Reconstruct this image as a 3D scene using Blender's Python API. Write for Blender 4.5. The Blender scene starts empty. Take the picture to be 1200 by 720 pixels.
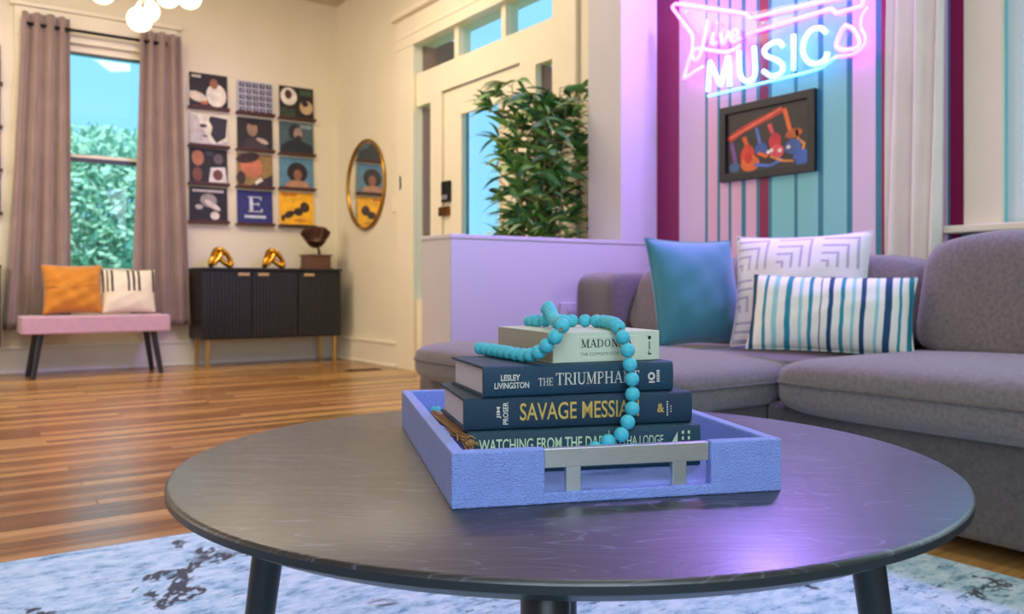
import bpy, bmesh, math, random
from mathutils import Vector, Matrix
random.seed(7)
PI = math.pi
scene = bpy.context.scene
COL = scene.collection

# ------------------------------------------------------------------ camera
F = 1006.0; HY = 335.0; H = 0.655
TH = math.radians(34.755); c_, s_ = math.cos(TH), math.sin(TH)
cam_d = bpy.data.cameras.new('camera'); cam = bpy.data.objects.new('camera', cam_d); COL.objects.link(cam)
cam.location = (0, 0, H); cam.rotation_euler = (PI/2, 0, -TH)
cam_d.sensor_fit = 'HORIZONTAL'; cam_d.sensor_width = 36; cam_d.lens = F/1200*36
cam_d.shift_y = (HY-360)/1200
cam_d.clip_start = 0.02
cam_d.dof.use_dof = True; cam_d.dof.focus_distance = 0.90; cam_d.dof.aperture_fstop = 9.0
scene.camera = cam

# ------------------------------------------------------------------ world, sun, area lights, exposure
vs = scene.view_settings
vs.view_transform = 'Standard'; vs.look = 'None'; vs.gamma = 1; vs.use_curve_mapping = False
vs.exposure = 0.0
try:
    scene.display_settings.display_device = 'sRGB'
except Exception:
    pass
w = bpy.data.worlds.new('world'); scene.world = w; w.use_nodes = True
bg = w.node_tree.nodes['Background']
bg.inputs[0].default_value = (0.27, 0.66, 0.95, 1); bg.inputs[1].default_value = 1.5

def light(name, kind, loc, energy, color, size=1, size_y=None, target=None):
    d = bpy.data.lights.new(name, kind); d.energy = energy; d.color = color
    if kind == 'AREA':
        d.size = size
        if size_y: d.shape = 'RECTANGLE'; d.size_y = size_y
    elif kind == 'SUN': d.angle = size
    else: d.shadow_soft_size = size
    o = bpy.data.objects.new(name, d); COL.objects.link(o); o.location = loc
    if target is not None:
        o.rotation_euler = (Vector(target)-Vector(loc)).to_track_quat('-Z', 'Y').to_euler()
    return o
light('sun', 'SUN', (-4, -10, 14), 3.2, (1, 0.97, 0.9), 0.03, target=(0, 0, 0))
light('rear_fill_light', 'AREA', (-0.5, -1.05, 1.45), 44, (0.64, 0.83, 1.0), 1.5, 1.2, target=(0.8, 1.4, 0.5))  # added fill just behind the camera for tray and books; no window there
light('daylight_side_window', 'AREA', (2.95, 0.1, 1.55), 16, (0.70, 0.86, 1.0), 1.1, 1.4, target=(0.6, 0.9, 0.5))
light('violet_fill_light', 'AREA', (3.06, 1.95, 2.70), 118, (0.40, 0.25, 1.0), 0.5, 0.3, target=(1.7, 3.3, 0.9))  # added unseen lamp, gives the violet cast on divider wall and table
light('living_fill_light', 'AREA', (0.9, 0.6, 3.12), 16, (1.0, 0.95, 0.9), 0.8, 0.8, target=(1.0, 0.7, 0))  # no ceiling fixture; added to lift rug, sofa, curtain and stripes
light('dining_warm_fill', 'AREA', (0.6, 5.2, 3.1), 62, (1.0, 0.86, 0.66), 1.6, 1.6, target=(0.9, 5.4, 0))  # added warm area light standing in for room lamps, no fixture
light('entry_warm_fill', 'AREA', (2.0, 4.9, 3.1), 26, (1.0, 0.86, 0.66), 0.9, 0.9, target=(2.2, 5.0, 0))  # warm fill added over the entry, without a fixture
light('dining_side_fill', 'AREA', (-2.6, 5.0, 1.6), 50, (1.0, 0.93, 0.82), 1.6, 1.8, target=(2.5, 6.2, 1.3))  # added light from the left; the left wall has no window

# ------------------------------------------------------------------ placing helpers (room axes: X along back wall, Y into the room)
def rd(r, d): return (r*c_+d*s_, d*c_-r*s_)
def Pd(px, py, d):
    r = (px-600)/F*d; x, y = rd(r, d); return Vector((x, y, H-(py-HY)/F*d))
def onY(px, py, Y):
    k = (px-600)/F; return Pd(px, py, Y/(c_-k*s_))
def onX(px, py, X):
    k = (px-600)/F; return Pd(px, py, X/(k*c_+s_))
def onZ(px, py, z): return Pd(px, py, F*(H-z)/(py-HY))

# ------------------------------------------------------------------ materials
def lin(v): v /= 255.0; return v/12.92 if v <= 0.04045 else ((v+0.055)/1.055)**2.4
def rgb(r, g, b): return (lin(r), lin(g), lin(b), 1)
MATS = {}
def mat(name, col, rough=0.6, metal=0.0, var=0.0, vscale=8, bump=0.0, bscale=60, sheen=0, coat=0, emit=None, estr=0, stretch=None, spec=None, trans=0):
    if name in MATS: return MATS[name]
    m = bpy.data.materials.new(name); m.use_nodes = True; nt = m.node_tree
    b = nt.nodes['Principled BSDF']
    b.inputs['Base Color'].default_value = col; b.inputs['Roughness'].default_value = rough; b.inputs['Metallic'].default_value = metal
    if sheen: b.inputs['Sheen Weight'].default_value = sheen
    if coat: b.inputs['Coat Weight'].default_value = coat; b.inputs['Coat Roughness'].default_value = 0.15
    if spec is not None: b.inputs['Specular IOR Level'].default_value = spec
    if trans: b.inputs['Transmission Weight'].default_value = trans
    if emit: b.inputs['Emission Color'].default_value = emit; b.inputs['Emission Strength'].default_value = estr
    if var or bump:
        tc = nt.nodes.new('ShaderNodeTexCoord'); mp = nt.nodes.new('ShaderNodeMapping')
        nt.links.new(tc.outputs['Object'], mp.inputs[0])
        if stretch: mp.inputs['Scale'].default_value = stretch
    if var:
        n = nt.nodes.new('ShaderNodeTexNoise'); n.inputs['Scale'].default_value = vscale; n.inputs['Detail'].default_value = 5
        nt.links.new(mp.outputs[0], n.inputs[0])
        mr = nt.nodes.new('ShaderNodeMapRange'); mr.inputs[1].default_value = 0.3; mr.inputs[2].default_value = 0.7
        mr.inputs[3].default_value = 1-var; mr.inputs[4].default_value = 1+var
        nt.links.new(n.outputs[0], mr.inputs[0])
        mx = nt.nodes.new('ShaderNodeVectorMath'); mx.operation = 'SCALE'; mx.inputs[0].default_value = col[:3]
        nt.links.new(mr.outputs[0], mx.inputs[3]); nt.links.new(mx.outputs[0], b.inputs['Base Color'])
    if bump:
        n2 = nt.nodes.new('ShaderNodeTexNoise'); n2.inputs['Scale'].default_value = bscale; n2.inputs['Detail'].default_value = 3
        nt.links.new(mp.outputs[0], n2.inputs[0])
        bp = nt.nodes.new('ShaderNodeBump'); bp.inputs['Strength'].default_value = bump; bp.inputs['Distance'].default_value = 0.004
        nt.links.new(n2.outputs[0], bp.inputs['Height']); nt.links.new(bp.outputs[0], b.inputs['Normal'])
    MATS[name] = m; return m

def flat(r, g, b, rough=0.55):
    return mat('print_%d_%d_%d' % (r, g, b), rgb(r, g, b), rough, var=0.22, vscale=14)

M_wall = mat('cream_wall_paint', rgb(232, 222, 196), 0.55, var=0.03, vscale=2.5, bump=0.08, bscale=40)
M_white = mat('white_wall_paint', rgb(208, 202, 200), 0.5, var=0.02, vscale=3, bump=0.06, bscale=50)
M_trim = mat('cream_trim_gloss', rgb(236, 226, 200), 0.35, var=0.02, vscale=4)
M_ceil = mat('ceiling_paint', rgb(205, 192, 165), 0.7, var=0.03, vscale=3)
M_base = mat('baseboard_paint', rgb(226, 224, 214), 0.35, var=0.03, vscale=5)
M_black = mat('black_paint', rgb(26, 26, 29), 0.4, var=0.08, vscale=20)
M_blackmetal = mat('black_metal', rgb(22, 22, 24), 0.35, 0.4, var=0.05, vscale=20)
M_gold = mat('brass', rgb(200, 150, 60), 0.25, 1.0, var=0.08, vscale=12)
M_leggold = mat('pale_brass_leg', rgb(196, 160, 90), 0.35, 0.8, var=0.05, vscale=12)

# ------------------------------------------------------------------ mesh helpers
class MB:
    def __init__(self): self.bm = bmesh.new()
    def box(self, x0, x1, y0, y1, z0, z1, bev=0, seg=2, mi=0):
        g = bmesh.ops.create_cube(self.bm, size=1)
        vs_ = g['verts']
        for v in vs_:
            v.co = Vector(((x0+x1)/2+v.co.x*(x1-x0), (y0+y1)/2+v.co.y*(y1-y0), (z0+z1)/2+v.co.z*(z1-z0)))
        fs = set(f for v in vs_ for f in v.link_faces)
        if mi:
            for f in fs: f.material_index = mi
        if bev:
            es = list(set(e for v in vs_ for e in v.link_edges))
            bmesh.ops.bevel(self.bm, geom=es, offset=bev, segments=seg, profile=0.5, affect='EDGES')
        return self
    def tube(self, pts, rad, n=8, closed=False, cap=True):
        pts = [Vector(p) for p in pts]; m = len(pts)
        rads = rad if isinstance(rad, (list, tuple)) else [rad]*m
        rings = []; up = None
        for i, p in enumerate(pts):
            if closed: t = pts[(i+1) % m]-pts[i-1]
            else: t = pts[min(i+1, m-1)]-pts[max(i-1, 0)]
            if t.length < 1e-9: t = Vector((0, 0, 1))
            t.normalize()
            if up is None:
                a = Vector((0, 0, 1)) if abs(t.z) < 0.9 else Vector((1, 0, 0))
                up = t.cross(a).normalized()
            up = (up-t*up.dot(t))
            if up.length < 1e-6: up = t.orthogonal()
            up.normalize(); sd = t.cross(up)
            rings.append([self.bm.verts.new(p+(up*math.cos(2*PI*k/n)+sd*math.sin(2*PI*k/n))*rads[i]) for k in range(n)])
        last = m if closed else m-1
        for i in range(last):
            a, b = rings[i], rings[(i+1) % m]
            for k in range(n):
                try: self.bm.faces.new((a[k], a[(k+1) % n], b[(k+1) % n], b[k]))
                except ValueError: pass
        if cap and not closed:
            self.bm.faces.new(rings[0][::-1]); self.bm.faces.new(rings[-1])
        return self
    def lathe(self, prof, n=32, center=(0, 0, 0)):
        cx, cy, cz = center; rings = []
        for r, z in prof:
            if r < 1e-6: rings.append([self.bm.verts.new((cx, cy, cz+z))])
            else: rings.append([self.bm.verts.new((cx+r*math.cos(2*PI*k/n), cy+r*math.sin(2*PI*k/n), cz+z)) for k in range(n)])
        for a, b in zip(rings, rings[1:]):
            if len(a) == 1 and len(b) == 1: continue
            for k in range(n):
                if len(a) == 1: self.bm.faces.new((a[0], b[k], b[(k+1) % n]))
                elif len(b) == 1: self.bm.faces.new((a[k], a[(k+1) % n], b[0]))
                else: self.bm.faces.new((a[k], a[(k+1) % n], b[(k+1) % n], b[k]))
        return self
    def poly(self, pts, mi=0):
        f = self.bm.faces.new([self.bm.verts.new(p) for p in pts]); f.material_index = mi; return self
    def ball(self, ctr, r, u=14, v=9, scale=(1, 1, 1)):
        g = bmesh.ops.create_uvsphere(self.bm, u_segments=u, v_segments=v, radius=r)
        for q in g['verts']:
            q.co = Vector((q.co.x*scale[0]+ctr[0], q.co.y*scale[1]+ctr[1], q.co.z*scale[2]+ctr[2]))
        return self
    def grid(self, fn, nu, nv, wrap=False):
        V = [[self.bm.verts.new(fn(i/(nu-1) if not wrap else i/nu, j/(nv-1))) for j in range(nv)] for i in range(nu)]
        for i in range(nu if wrap else nu-1):
            for j in range(nv-1):
                a = V[i]; b = V[(i+1) % nu]
                try: self.bm.faces.new((a[j], b[j], b[j+1], a[j+1]))
                except ValueError: pass
        return self

def obj(name, mb, mats, parent=None, smooth=False, recalc=True, loc=None, rot=None):
    me = bpy.data.meshes.new(name)
    if recalc: bmesh.ops.recalc_face_normals(mb.bm, faces=mb.bm.faces[:])
    mb.bm.to_mesh(me); mb.bm.free()
    for m in (mats if isinstance(mats, (list, tuple)) else [mats]): me.materials.append(m)
    if smooth:
        for p in me.polygons: p.use_smooth = True
    o = bpy.data.objects.new(name, me); COL.objects.link(o)
    if parent: o.parent = parent
    if loc is not None: o.location = loc
    if rot is not None: o.rotation_euler = rot
    return o
def autosmooth(o, ang=40):
    me = o.data
    for p in me.polygons: p.use_smooth = True
    try: me.set_sharp_from_angle(angle=math.radians(ang))
    except Exception: pass
    return o
def tag(o, label, cat, group=None):
    o['label'] = label; o['category'] = cat
    if group: o['group'] = group
    return o
def thing(name, label, cat, loc=(0, 0, 0), rot=(0, 0, 0), group=None):
    o = bpy.data.objects.new(name, None); COL.objects.link(o); o.location = loc; o.rotation_euler = rot
    o.empty_display_size = 0.1
    return tag(o, label, cat, group)
def struct(name, mb, m, parent=None, label=None):
    o = obj(name, mb, m, parent)
    if parent is None: o['kind'] = 'structure'
    if label: o['label'] = label
    return o
def copy_tree(o, parent=None):
    c = o.copy(); COL.objects.link(c)
    if parent is not None: c.parent = parent; c.matrix_parent_inverse = o.matrix_parent_inverse.copy()
    for ch in list(o.children): copy_tree(ch, c)
    return c

# flat lettering -----------------------------------------------------------
def text_polys(txt, bold=0.0):
    cu = bpy.data.curves.new('t', 'FONT'); cu.body = txt; cu.size = 1; cu.offset = bold; cu.resolution_u = 4
    o = bpy.data.objects.new('t', cu); COL.objects.link(o)
    dg = bpy.context.evaluated_depsgraph_get()
    me = bpy.data.meshes.new_from_object(o.evaluated_get(dg))
    vs2 = [(v.co.x, v.co.y) for v in me.vertices]; fs = [list(p.vertices) for p in me.polygons]
    bpy.data.objects.remove(o); bpy.data.curves.remove(cu); bpy.data.meshes.remove(me)
    return vs2, fs
SER = {  # serif capitals drawn in a unit box: polylines with a width, serif ticks at (x,y)
 'T': (0.78, [([(0.39, 0), (0.39, 1)], .15), ([(0.0, .955), (.78, .955)], .075), ([(.03, 1), (.03, .76)], .06), ([(.75, 1), (.75, .76)], .06)], [(.39, 0)]),
 'R': (0.82, [([(0.16, 0), (0.16, 1)], .15), ([(0.1, .965), (.48, .965), (.66, .86), (.66, .66), (.5, .53), (.16, .52)], .07), ([(.42, .52), (.76, .02)], .14)], [(.16, 0), (.16, 1), (.76, 0)]),
 'I': (0.36, [([(0.18, 0), (0.18, 1)], .15)], [(.18, 0), (.18, 1)]),
 'U': (0.86, [([(0.17, 1), (0.17, .28), (.26, .08), (.45, .03), (.63, .09), (.71, .28)], .12), ([(.71, .28), (.71, 1)], .06)], [(.17, 1), (.71, 1)]),
 'M': (1.06, [([(0.15, 0), (0.17, 1)], .06), ([(.17, 1), (.51, .04)], .14), ([(.51, .04), (.86, 1)], .06), ([(.88, 0), (.87, 1)], .15)], [(.15, 0), (.88, 0), (.12, 1), (.93, 1)]),
 'P': (0.7, [([(0.16, 0), (0.16, 1)], .15), ([(0.1, .965), (.44, .965), (.6, .84), (.6, .62), (.46, .49), (.16, .47)], .08)], [(.16, 0), (.16, 1)]),
 'H': (0.92, [([(0.17, 0), (0.17, 1)], .14), ([(0.73, 0), (0.73, 1)], .14), ([(.17, .5), (.73, .5)], .06)], [(.17, 0), (.17, 1), (.73, 0), (.73, 1)]),
 'A': (0.86, [([(0.1, 0), (0.42, 1)], .06), ([(0.42, 1), (0.76, 0)], .15), ([(.2, .34), (.64, .34)], .06)], [(.1, 0), (.76, 0)]),
 'N': (0.88, [([(0.15, 0), (0.15, 1)], .06), ([(0.15, 1), (0.73, 0)], .15), ([(.73, 0), (.73, 1)], .06)], [(.15, 0), (.12, 1), (.73, 1)]),
 'E': (0.72, [([(0.16, 0), (0.16, 1)], .15), ([(.1, .965), (.62, .965)], .06), ([(.1, .035), (.65, .035)], .06), ([(.16, .51), (.5, .51)], .06), ([(.61, 1), (.61, .78)], .05), ([(.64, 0), (.64, .23)], .05), ([(.5, .62), (.5, .4)], .05)], [(.16, 0), (.16, 1)]),
 'D': (0.86, [([(0.16, 0), (0.16, 1)], .15), ([(.1, .965), (.4, .965), (.62, .86)], .06), ([(.62, .86), (.71, .66), (.71, .34), (.62, .14)], .14), ([(.62, .14), (.4, .035), (.1, .035)], .06)], [(.16, 0), (.16, 1)]),
 'O': (0.9, [([(.45, .98), (.26, .88)], .06), ([(.26, .88), (.14, .66), (.14, .34), (.26, .12)], .13), ([(.26, .12), (.45, .02), (.62, .12)], .06), ([(.62, .12), (.74, .34), (.74, .66), (.62, .88)], .13), ([(.62, .88), (.45, .98)], .06)], []),
}
def serif_polys(txt):
    V = []; Fs = []; x = 0
    def quad(a, b, wd):
        a = Vector(a); b = Vector(b); t = (b-a)
        if t.length < 1e-6: return
        t.normalize(); n = Vector((-t.y, t.x))*wd/2; e = t*0.0
        k = len(V)
        for q in (a-n-e, b-n+e, b+n+e, a+n-e): V.append((q.x, q.y))
        Fs.append([k, k+1, k+2, k+3])
    for ch in txt:
        if ch == ' ': x += .4; continue
        wd, strokes, ser = SER[ch]
        for pl, wq in strokes:
            for a, b in zip(pl, pl[1:]): quad((a[0]+x, a[1]), (b[0]+x, b[1]), wq)
        for sx, sy in ser:
            yy = .03 if sy == 0 else .97
            quad((x+sx-.15, yy), (x+sx+.15, yy), .055)
        x += wd+.06
    return V, Fs
def lettering(name, txt, x0, z0, wd, ht, parent, material, y=-0.0005, serif=False, bold=0.015, vertical=False, label=None, frame=None):
    """flat print in the local XZ plane (facing -Y), fitted to a box"""
    V, Fs = serif_polys(txt) if serif else text_polys(txt, bold)
    xs = [v[0] for v in V]; ys = [v[1] for v in V]
    a0, a1, b0, b1 = min(xs), max(xs), min(ys), max(ys)
    mb = MB(); vv = []
    for i, (vx, vy) in enumerate(V):
        u = (vx-a0)/(a1-a0); q = (vy-b0)/(b1-b0)
        if vertical: p = (x0+(1-q)*wd, y, z0+u*ht)
        else: p = (x0+u*wd, y, z0+q*ht)
        if frame: p = frame(p)
        vv.append(mb.bm.verts.new(p))
    for f in Fs:
        try: mb.bm.faces.new([vv[i] for i in f])
        except ValueError: pass
    bmesh.ops.solidify(mb.bm, geom=mb.bm.faces[:], thickness=0.0003) if False else None
    o = obj(name, mb, material, parent, recalc=False)
    if label: o['label'] = label
    return o

# ================================================================== SETTING
XR = 3.15; YB = 7.35; ZC = 3.20; YK = XR*0.7253/0.7088; XL = -3.2; YF = -2.3
WT = 0.16

# floor ---------------------------------------------------------------
def wood_material():
    m = bpy.data.materials.new('oak_floor'); m.use_nodes = True; nt = m.node_tree; b = nt.nodes['Principled BSDF']
    tc = nt.nodes.new('ShaderNodeTexCoord'); oi = nt.nodes.new('ShaderNodeObjectInfo')
    mp = nt.nodes.new('ShaderNodeMapping'); mp.inputs['Scale'].default_value = (1.2, 22, 22)
    nt.links.new(tc.outputs['Object'], mp.inputs[0])
    cmb = nt.nodes.new('ShaderNodeVectorMath'); cmb.operation = 'SCALE'; cmb.inputs[0].default_value = (37, 19, 5)
    nt.links.new(oi.outputs['Random'], cmb.inputs[3]); nt.links.new(cmb.outputs[0], mp.inputs['Location'])
    n = nt.nodes.new('ShaderNodeTexNoise'); n.inputs['Scale'].default_value = 2.2; n.inputs['Detail'].default_value = 6
    nt.links.new(mp.outputs[0], n.inputs[0])
    ad = nt.nodes.new('ShaderNodeMath'); ad.operation = 'MULTIPLY_ADD'; ad.inputs[1].default_value = 0.62; 
    nt.links.new(n.outputs[0], ad.inputs[0])
    ml = nt.nodes.new('ShaderNodeMath'); ml.operation = 'MULTIPLY'; ml.inputs[1].default_value = 0.55
    nt.links.new(oi.outputs['Random'], ml.inputs[0]); nt.links.new(ml.outputs[0], ad.inputs[2])
    cr = nt.nodes.new('ShaderNodeValToRGB'); e = cr.color_ramp.elements
    e[0].position = 0.15; e[0].color = rgb(92, 58, 24)
    e[1].position = 0.85; e[1].color = rgb(204, 158, 92)
    q = e.new(0.5); q.color = rgb(148, 98, 46)
    nt.links.new(ad.outputs[0], cr.inputs[0]); nt.links.new(cr.outputs[0], b.inputs['Base Color'])
    b.inputs['Roughness'].default_value = 0.27; b.inputs['Coat Weight'].default_value = 0.3; b.inputs['Coat Roughness'].default_value = 0.22
    bp = nt.nodes.new('ShaderNodeBump'); bp.inputs['Strength'].default_value = 0.12; bp.inputs['Distance'].default_value = 0.002
    nt.links.new(n.outputs[0], bp.inputs['Height']); nt.links.new(bp.outputs[0], b.inputs['Normal'])
    return m
M_floor = wood_material()
PY0 = 2.24
mb = MB().box(XL-.2, XR+WT, YF-.2, PY0, -.14, 0).box(XL-.2, -.95, PY0, YB+WT, -.14, 0).box(-.95, XR+WT, PY0, YB+WT, -.14, -.012)
floor = struct('floor', mb, M_floor)
pw = 0.058; lens = [1.1, 1.4, 1.8, 2.3]
plank_me = {}
for L in lens:
    mb = MB().box(0.0008, L-.0008, .0008, pw-.0008, -.0118, 0, bev=.0012, seg=1)
    me = bpy.data.meshes.new('plank'); mb.bm.to_mesh(me); mb.bm.free(); me.materials.append(M_floor); plank_me[L] = me
rows = int((YB-PY0)/pw)
for i in range(rows+1):
    y = PY0+i*pw; x = -.95
    first = random.choice(lens)
    k = 0
    while x < XR-0.05:
        L = random.choice(lens) if k else first
        o = bpy.data.objects.new('plank', plank_me[L]); COL.objects.link(o); o.parent = floor
        room = XR+.02-x
        o.location = (x, y, 0)
        if L > room or room-L < .35: o.scale = (room/L, 1, 1); L = room
        if y+pw > YB+.1: o.scale[1] = .9
        x += L; k += 1

# back wall with the window opening --------------------------------------
win_x0 = onY(68, 200, YB).x-.04; win_x1 = onY(186, 200, YB).x; win_z0 = 0.74; win_z1 = 2.52
mb = MB()
mb.box(XL, win_x0, YB, YB+WT, 0, ZC).box(win_x1, XR+WT, YB, YB+WT, 0, ZC)
mb.box(win_x0, win_x1, YB, YB+WT, 0, win_z0).box(win_x0, win_x1, YB, YB+WT, win_z1, ZC)
struct('wall_back', mb, M_wall)
# right wall: entry part with the door opening
def yR(px): return onX(px, 300, XR).y
Yc0 = yR(679); Yc1 = yR(468)        # outer edges of the door casing
Yo0 = yR(651); Yo1 = yR(487.5)      # opening
zd = 2.08; zt0 = 2.28; zt1 = 2.50
mb = MB()
mb.box(XR, XR+WT, YK, Yo0, 0, ZC).box(XR, XR+WT, Yo1, YB+WT, 0, ZC).box(XR, XR+WT, Yo0, Yo1, zt1, ZC)
struct('wall_right', mb, M_wall)
# striped part, with the side window opening
bands = [(192, 'maroon'), (247, 'pale'), (320, 'teal'), (328, 'pink'), (352, 'teal'), (360, 'pink'), (385, 'teal'), (393, 'pink'), (420, 'teal'), (430, 'pink'),
         (460, 'teal'), (470, 'maroon'), (492, 'teal'), (503, 'aqua'), (565, 'teal'), (573, 'aqua'), (632, 'teal'), (645, 'aqua'), (710, 'teal'), (722, 'pale'),
         (790, 'teal'), (806, 'maroon'), (830, 'aqua'), (900, 'teal'), (910, 'pale'), (985, 'teal'), (996, 'maroon'), (1030, 'teal'), (1040, 'aqua')]
bc = dict(maroon=rgb(140, 12, 74), pale=rgb(224, 200, 222), teal=rgb(28, 128, 148), pink=rgb(232, 184, 206), aqua=rgb(128, 206, 206))
def stripe_material():
    m = bpy.data.materials.new('striped_paint'); m.use_nodes = True; nt = m.node_tree; b = nt.nodes['Principled BSDF']
    tc = nt.nodes.new('ShaderNodeTexCoord'); sp = nt.nodes.new('ShaderNodeSeparateXYZ'); nt.links.new(tc.outputs['Object'], sp.inputs[0])
    mr = nt.nodes.new('ShaderNodeMapRange'); ya = 3.4; yb_ = 1.2
    mr.inputs[1].default_value = ya; mr.inputs[2].default_value = yb_
    nt.links.new(sp.outputs[1], mr.inputs[0])
    cr = nt.nodes.new('ShaderNodeValToRGB'); cr.color_ramp.interpolation = 'CONSTANT'; el = cr.color_ramp.elements
    el[0].position = 0; el[0].color = bc['maroon']
    first = True
    for z, nme in bands[1:]:
        y = onX(690+z/2.353, 250, XR).y; pos = (y-ya)/(yb_-ya)
        if first: e = el[1]; e.position = pos; first = False
        else: e = el.new(pos)
        e.color = bc[nme]
    nt.links.new(mr.outputs[0], cr.inputs[0]); nt.links.new(cr.outputs[0], b.inputs['Base Color']); b.inputs['Roughness'].default_value = 0.42
    n = nt.nodes.new('ShaderNodeTexNoise'); n.inputs['Scale'].default_value = 60; bp = nt.nodes.new('ShaderNodeBump'); bp.inputs['Strength'].default_value = .1; bp.inputs['Distance'].default_value = .003
    nt.links.new(tc.outputs['Object'], n.inputs[0]); nt.links.new(n.outputs[0], bp.inputs['Height']); nt.links.new(bp.outputs[0], b.inputs['Normal'])
    return m
M_stripe = stripe_material()
W2y1 = onX(1178, 200, XR).y; W2y0 = W2y1-1.05; W2z0 = onX(1150, 264, XR).z; W2z1 = 2.5
mb = MB()
mb.box(XR, XR+WT, W2y1, YK, 0, ZC).box(XR, XR+WT, YF, W2y0, 0, ZC).box(XR, XR+WT, W2y0, W2y1, 0, W2z0).box(XR, XR+WT, W2y0, W2y1, W2z1, ZC)
struct('wall_stripes', mb, M_stripe)
# knee wall with post and header between living room and entry
xk0 = onY(528, 300, YK).x; xp = onY(728, 200, YK).x; kt = 0.26
zk = onY(640, 278.5, YK).z
mb = MB().box(xk0, XR, YK, YK+kt, 0, zk-.02, bev=.003, seg=1)
struct('wall_divider', mb, M_white)
mb = MB().box(xk0-.004, XR, YK-.004, YK+kt+.004, zk-.02, zk, bev=.004)
struct('trim_1', mb, M_white)
mb = MB().box(xp, XR, YK, YK+kt, zk, 2.72, bev=.003, seg=1)
struct('wall_post', mb, M_white)
mb = MB().box(XL, XR, YK, YK+kt, 2.72, ZC)
struct('wall_header', mb, M_white)
mb = MB().box(XL-WT, XL, YF-WT, YB+WT, 0, ZC); struct('wall_left', mb, M_wall)
mb = MB().box(XL, XR+WT, YF-WT, YF, 0, ZC); struct('wall_front', mb, M_wall)
mb = MB().box(XL-WT, XR+WT, YF-WT, YB+WT, ZC, ZC+.1); struct('ceiling', mb, M_ceil)
# baseboards
def bboard(name, x0, x1, y0, y1, m):
    mb = MB().box(x0, x1, y0, y1, 0, .19, bev=.004)
    dx = .012 if (x1-x0) < .1 else 0; dy = .012 if (y1-y0) < .1 else 0
    mb.box(x0-dx, x1, y0-dy, y1, 0, .022, bev=.004).box(x0-dx*.7, x1, y0-dy*.7, y1, .182, .205, bev=.004)
    return struct(name, mb, m)
bboard('baseboard_back', XL, XR-.02, YB-.022, YB, M_base)
bboard('baseboard_right', XR-.022, XR, Yc1+.01, YB-.022, M_trim)

# window in the back wall -------------------------------------------------
def glass_material():
    m = bpy.data.materials.new('window_glass'); m.use_nodes = True; nt = m.node_tree
    nt.nodes.remove(nt.nodes['Principled BSDF']); out = nt.nodes['Material Output']
    t = nt.nodes.new('ShaderNodeBsdfTransparent'); t.inputs[0].default_value = (0.93, 0.98, 1, 1)
    g = nt.nodes.new('ShaderNodeBsdfGlossy'); g.inputs['Roughness'].default_value = 0.02
    lw = nt.nodes.new('ShaderNodeLayerWeight'); pwr = nt.nodes.new('ShaderNodeMath'); pwr.operation = 'POWER'; pwr.inputs[1].default_value = 4
    nt.links.new(lw.outputs['Facing'], pwr.inputs[0])
    fr = nt.nodes.new('ShaderNodeMath'); fr.operation = 'MULTIPLY_ADD'; fr.inputs[1].default_value = .8; fr.inputs[2].default_value = .05
    nt.links.new(pwr.outputs[0], fr.inputs[0])
    mx = nt.nodes.new('ShaderNodeMixShader'); nt.links.new(fr.outputs[0], mx.inputs[0])
    nt.links.new(t.outputs[0], mx.inputs[1]); nt.links.new(g.outputs[0], mx.inputs[2]); nt.links.new(mx.outputs[0], out.inputs[0])
    return m
M_glass = glass_material()
M_sash = mat('dark_sash', rgb(60, 62, 66), 0.4, var=.05, vscale=15)
win = bpy.data.objects.new('window_1', None); COL.objects.link(win); win['kind'] = 'structure'; win['label'] = 'tall sash window between brown curtains'
zr = onY(120, 187, YB).z
mb = MB(); fy0, fy1 = YB+.02, YB+.10
mb.box(win_x0, win_x0+.045, fy0, fy1, win_z0, win_z1).box(win_x1-.045, win_x1, fy0, fy1, win_z0, win_z1)
mb.box(win_x0+.045, win_x1-.045, fy0, fy1, win_z1-.055, win_z1).box(win_x0+.045, win_x1-.045, fy0, fy1, win_z0, win_z0+.05)
obj('window_frame', mb, M_trim, win)
mb = MB().box(win_x0+.045, win_x1-.045, fy0-.005, fy0+.04, zr-.028, zr+.004); obj('meeting_rail', mb, M_sash, win)
mb = MB().box(win_x0+.045, win_x1-.045, fy0, fy0+.035, zr+.004, zr+.028); obj('sash_rail', mb, M_trim, win)
mb = MB().box(win_x0+.045, win_x1-.045, fy0, fy0+.03, win_z1-.072, win_z1-.055); obj('shade_bar', mb, M_sash, win)
for a, b in ((win_z0+.05, zr-.028), (zr+.028, win_z1-.072)):
    mb = MB().box(win_x0+.045, win_x1-.045, fy0+.045, fy0+.05, a, b); obj('pane', mb, M_glass, win)
# casing
cx0 = onY(11, 100, YB).x; cx1 = onY(211, 100, YB).x
mb = MB()
mb.box(cx0+.03, win_x0, YB-.022, YB, 0.70, win_z1, bev=.003).box(win_x1, cx1-.03, YB-.022, YB, .70, win_z1, bev=.003)
mb.box(cx0+.03, cx1-.03, YB-.026, YB, win_z1, 2.74, bev=.003).box(cx0, cx1, YB-.05, YB, 2.74, 2.775, bev=.006)
mb.box(cx0+.02, cx1-.02, YB-.04, YB, .70, .735, bev=.006).box(cx0+.03, cx1-.03, YB-.022, YB, .58, .70, bev=.003)
struct('trim_2', mb, M_trim)

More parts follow.
